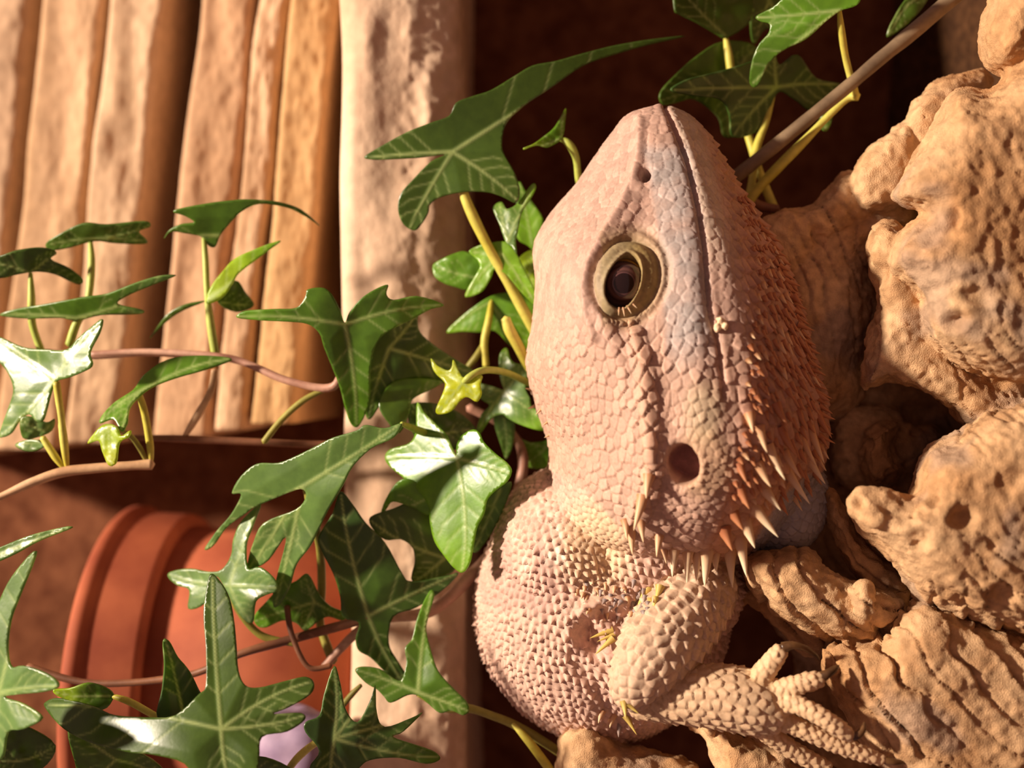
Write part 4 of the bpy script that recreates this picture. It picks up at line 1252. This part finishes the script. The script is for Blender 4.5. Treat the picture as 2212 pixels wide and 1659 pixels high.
make_leaf(P_, (-30,1210), [(153,1137),(130,1140),(70,1155),(10,1178),(-40,1200),(-35,1222),(20,1202),(90,1166),(150,1143)], -150, (-.3, -.3), .05, .3, 'silver', 'pale')
make_leaf(P_, (60,1640), [(5,1560),(60,1570),(120,1610),(90,1660),(20,1680),(-40,1640)], -60, (.4, .2), .08, .2, 'dark')
make_leaf(P_, (250,1640), [(150,1560),(230,1600),(330,1640),(360,1700),(200,1720),(160,1640)], -20, (.4, .2), .08, .2, 'olive')
make_leaf(P_, (520,1660), [(450,1620),(520,1630),(590,1640),(640,1680),(540,1730),(440,1700)], -60, (.3, .1), .08, .2, 'teal')
make_stem(P_, [(478,1575,-200,8),(470,1620,-120,9),(430,1700,-40,10)], 'olive', 'petiole')
make_stem(P_, [(497,1265,74,6),(505,1300,90,8),(560,1370,100,8),(640,1390,108,8)], 'olive', 'petiole')

# --- slender runner between the pot and the upper ledges
D_ = vine(150, 1010, 90, 'slender ivy runner with a tan stem crossing in front of the pot rim')
make_leaf(D_, (120,820), [(222,690),(200,705),(170,730),(145,755),(100,755),(50,750),(0,728),(-30,720),(-20,760),(15,800),(30,840),(20,880),(5,920),(0,945),(25,935),(45,905),(65,895),(80,910),(95,905),(110,850),(122,824),(150,815),(190,798),(200,785),(195,760),(215,720)], 60, (-.5, -.1), .06, .2, 'pale', 'silver')
make_leaf(D_, (300,848), [(500,775),(450,769),(390,771),(350,783),(310,812),(288,843),(250,868),(225,893),(216,914),(245,905),(262,932),(275,915),(280,882),(302,856),(330,836),(380,816),(430,802),(480,786)], 60, (-.1, -.7), .08, .3, 'green', 'mid')
make_leaf(D_, (236,920), [(190,958),(205,935),(225,918),(250,920),(262,942),(282,930),(277,945),(258,957),(251,1000),(235,1004),(222,975),(214,952)], 10, (-.4, -.2), .1, .2, 'lime', 'yellow')
make_leaf(D_, (95,930), [(45,905),(70,900),(100,912),(118,905),(112,930),(80,945),(50,945)], 90, (.2, .2), .1, .2, 'pale', 'olive')
make_leaf(D_, (100,955), [(35,960),(60,950),(95,952),(100,962),(70,975),(45,970)], 100, (-.3, 0), .1, .2, 'silver')
make_stem(D_, [(-40,1092,60,9),(0,1074,70,9),(70,1042,80,10),(135,1020,90,11),(200,1012,95,10),(280,1006,100,9),(328,1003,105,11)], 'tan', 'stem', 12)
make_stem(D_, [(326,1000,105,9),(324,960,100,8),(312,890,85,8),(301,852,66,7)], 'yellow', 'petiole')
make_stem(D_, [(145,1010,92,9),(140,970,88,8),(132,900,75,8),(122,826,62,7)], 'yellow', 'petiole')
make_stem(D_, [(138,1012,92,8),(118,985,96,8),(92,945,92,7)], 'yellow', 'petiole')
make_stem(D_, [(318,998,104,7),(300,965,90,6),(280,940,60,6),(250,926,20,6)], 'olive', 'petiole')
make_stem(D_, [(280,945,190,6),(395,948,200,8),(560,955,210,8),(700,960,215,8),(830,952,220,8)], 'brown', 'stem')
make_stem(D_, [(395,948,198,8),(425,900,190,9),(455,845,180,8),(464,800,170,8)], 'tan', 'petiole')

# --- ivy in front of the upper ledges
E = vine(300, 760, 200, 'ivy sprig of small flat leaves in front of the upper rock ledges')
make_leaf(E, (440,508), [(355,515),(370,500),(400,503),(438,512),(450,530),(465,533),(475,510),(490,490),(520,458),(560,440),(620,448),(660,467),(690,487),(650,453),(600,436),(540,431),(500,433),(440,441),(375,455),(400,466),(420,480),(390,485),(365,498)], 170, (.1, .6), .08, .2, 'mid', 'olive')
make_leaf(E, (195,515), [(100,525),(130,505),(180,482),(230,485),(310,478),(325,488),(300,500),(318,525),(250,525),(205,520),(150,535),(110,540)], 190, (.1, .7), .08, .2, 'olive', 'mid')
make_leaf(E, (65,588), [(-40,560),(0,553),(40,540),(90,535),(122,545),(110,560),(150,580),(180,605),(165,613),(120,592),(80,586),(40,592),(0,600),(-40,592)], 150, (.2, .7), .08, .2, 'dark', 'dark')
make_leaf(E, (165,686), [(380,595),(340,597),(290,612),(230,635),(180,642),(100,657),(40,667),(0,680),(60,688),(130,686),(168,692),(220,680),(300,678),(307,670),(255,657),(272,640),(330,615)], 140, (-.1, .6), .08, .2, 'mid', 'pale')
make_leaf(E, (452,645), [(605,520),(560,535),(510,558),(480,588),(455,622),(446,655),(480,642),(502,612),(516,590),(552,562),(592,532)], 150, (-.2, -.3), .05, .25, 'lime', 'bright')
make_leaf(E, (458,650), [(468,648),(508,606),(530,632),(548,660),(510,674)], 175, (.5, .1), .05, .2, 'olive')
make_leaf(E, (440,655), [(445,650),(400,668),(365,690),(330,725),(325,728),(360,680),(400,658)], 185, (0, .6), .05, .2, 'olive')
make_stem(E, [(440,510,170,6),(444,560,168,7),(448,640,165,7),(455,700,168,9),(466,772,170,9)], 'green', 'petiole')
make_stem(E, [(195,518,190,6),(198,570,185,8),(190,650,172,8),(165,700,160,9),(150,745,165,9)], 'green', 'petiole')
make_stem(E, [(66,590,150,6),(68,640,155,8),(70,700,165,8),(90,760,175,8)], 'green', 'petiole')
make_stem(E, [(466,772,168,8),(330,762,178,8),(190,768,182,8),(90,762,180,8),(-30,770,185,8)], 'rose', 'stem', 12)

# --- woody vine above the wood, beyond the snout
G_ = vine(1640, 460, 150, 'woody ivy vine with a thick brown stem rising from the root wood beyond the snout')
make_stem(G_, [(2110,-50,40,19),(2050,2,45,18),(1980,62,50,17),(1900,128,55,16),(1830,188,65,15),(1760,245,75,15),(1690,302,90,14),(1630,350,110,14),(1570,398,140,14),(1530,440,170,14)], 'bark', 'stem', 14)
make_stem(G_, [(1852,206,100,12),(1828,214,110,9),(1790,250,115,8),(1740,302,120,10),(1690,352,130,11),(1640,405,150,11),(1612,440,170,12)], 'yellow', 'side_stem', 12)
make_leaf(G_, (1815,22), [(1862,-8),(1850,12),(1815,24),(1780,50),(1740,85),(1690,110),(1660,140),(1636,186),(1619,178),(1625,130),(1640,95),(1660,72),(1662,52),(1642,46),(1634,35),(1670,15),(1700,-10),(1780,-60),(1870,-50)], -20, (-.25, .3), .06, .2, 'green', 'mid')
make_stem(G_, [(1813,20,-14,7),(1818,70,20,8),(1828,130,60,8),(1848,206,100,9)], 'yellow', 'petiole')
make_leaf(G_, (1676,188), [(1448,195),(1480,173),(1530,160),(1600,140),(1650,120),(1670,98),(1682,140),(1722,118),(1762,168),(1822,185),(1790,215),(1750,238),(1720,217),(1682,198),(1660,240),(1640,280),(1600,297),(1578,290),(1575,250),(1555,215),(1500,207)], 190, (.5, .25), .05, .16, 'deep', 'teal')
make_leaf(G_, (1575,180), [(1424,205),(1445,175),(1500,125),(1560,90),(1632,100),(1650,160),(1620,250),(1585,294),(1562,292),(1550,252),(1500,215),(1462,222),(1432,226)], 260, (.55, .2), .05, .16, 'olive', 'olive')
make_leaf(G_, (1565,76), [(1456,20),(1465,-30),(1560,-60),(1622,-40),(1628,20),(1615,52),(1570,82),(1550,76),(1510,52),(1470,32)], 210, (.4, .3), .05, .16, 'olive', 'dark')
make_leaf(G_, (1660,0), [(1628,-30),(1700,-40),(1730,10),(1700,72),(1655,62),(1628,95),(1620,40)], 250, (.5, .2), .05, .2, 'dark')
make_leaf(G_, (1790,250), [(1768,266),(1780,240),(1797,240),(1795,268),(1781,284)], 150, (.2, 0), .05, .2, 'mid')
make_leaf(G_, (1960,10), [(1915,80),(1930,40),(1965,-10),(2010,-20),(1990,20),(1950,60)], 150, (.2, .2), .05, .2, 'olive')
make_stem(G_, [(1567,76,212,7),(1574,120,216,9),(1588,200,222,9),(1622,310,215,9),(1640,370,205,9),(1668,440,200,10),(1690,490,200,10)], 'yellow', 'petiole')
make_stem(G_, [(1674,192,192,6),(1656,258,190,8),(1634,320,185,9),(1626,380,180,9),(1618,440,175,10)], 'yellow', 'petiole')
make_stem(G_, [(1590,420,190,12),(1640,444,190,11),(1680,452,185,10)], 'brown', 'side_stem')

# --- pale lilac stones on the shelf beside the pot
for (c_, r_, lab) in [((640, 1610, 250), (110, 90, 80), 'pale lilac stone on the rock shelf beside the pot foot'),
                      ((160, 1665, 330), (80, 70, 60), 'pale lilac stone leaning high up on the pot side')]:
    v_, f_ = ellipsoid(c_, r_, .3)
    v_ = v_ + normals(v_, np.array([f if len(f) == 4 else f + [f[2]] for f in f_])) * (10 * fbm(v_, 60, 3))[:, None]
    if 'foot' in lab:
        tag(build('lilac_stone', v_, f_, M['lilac']), lab, 'stone')
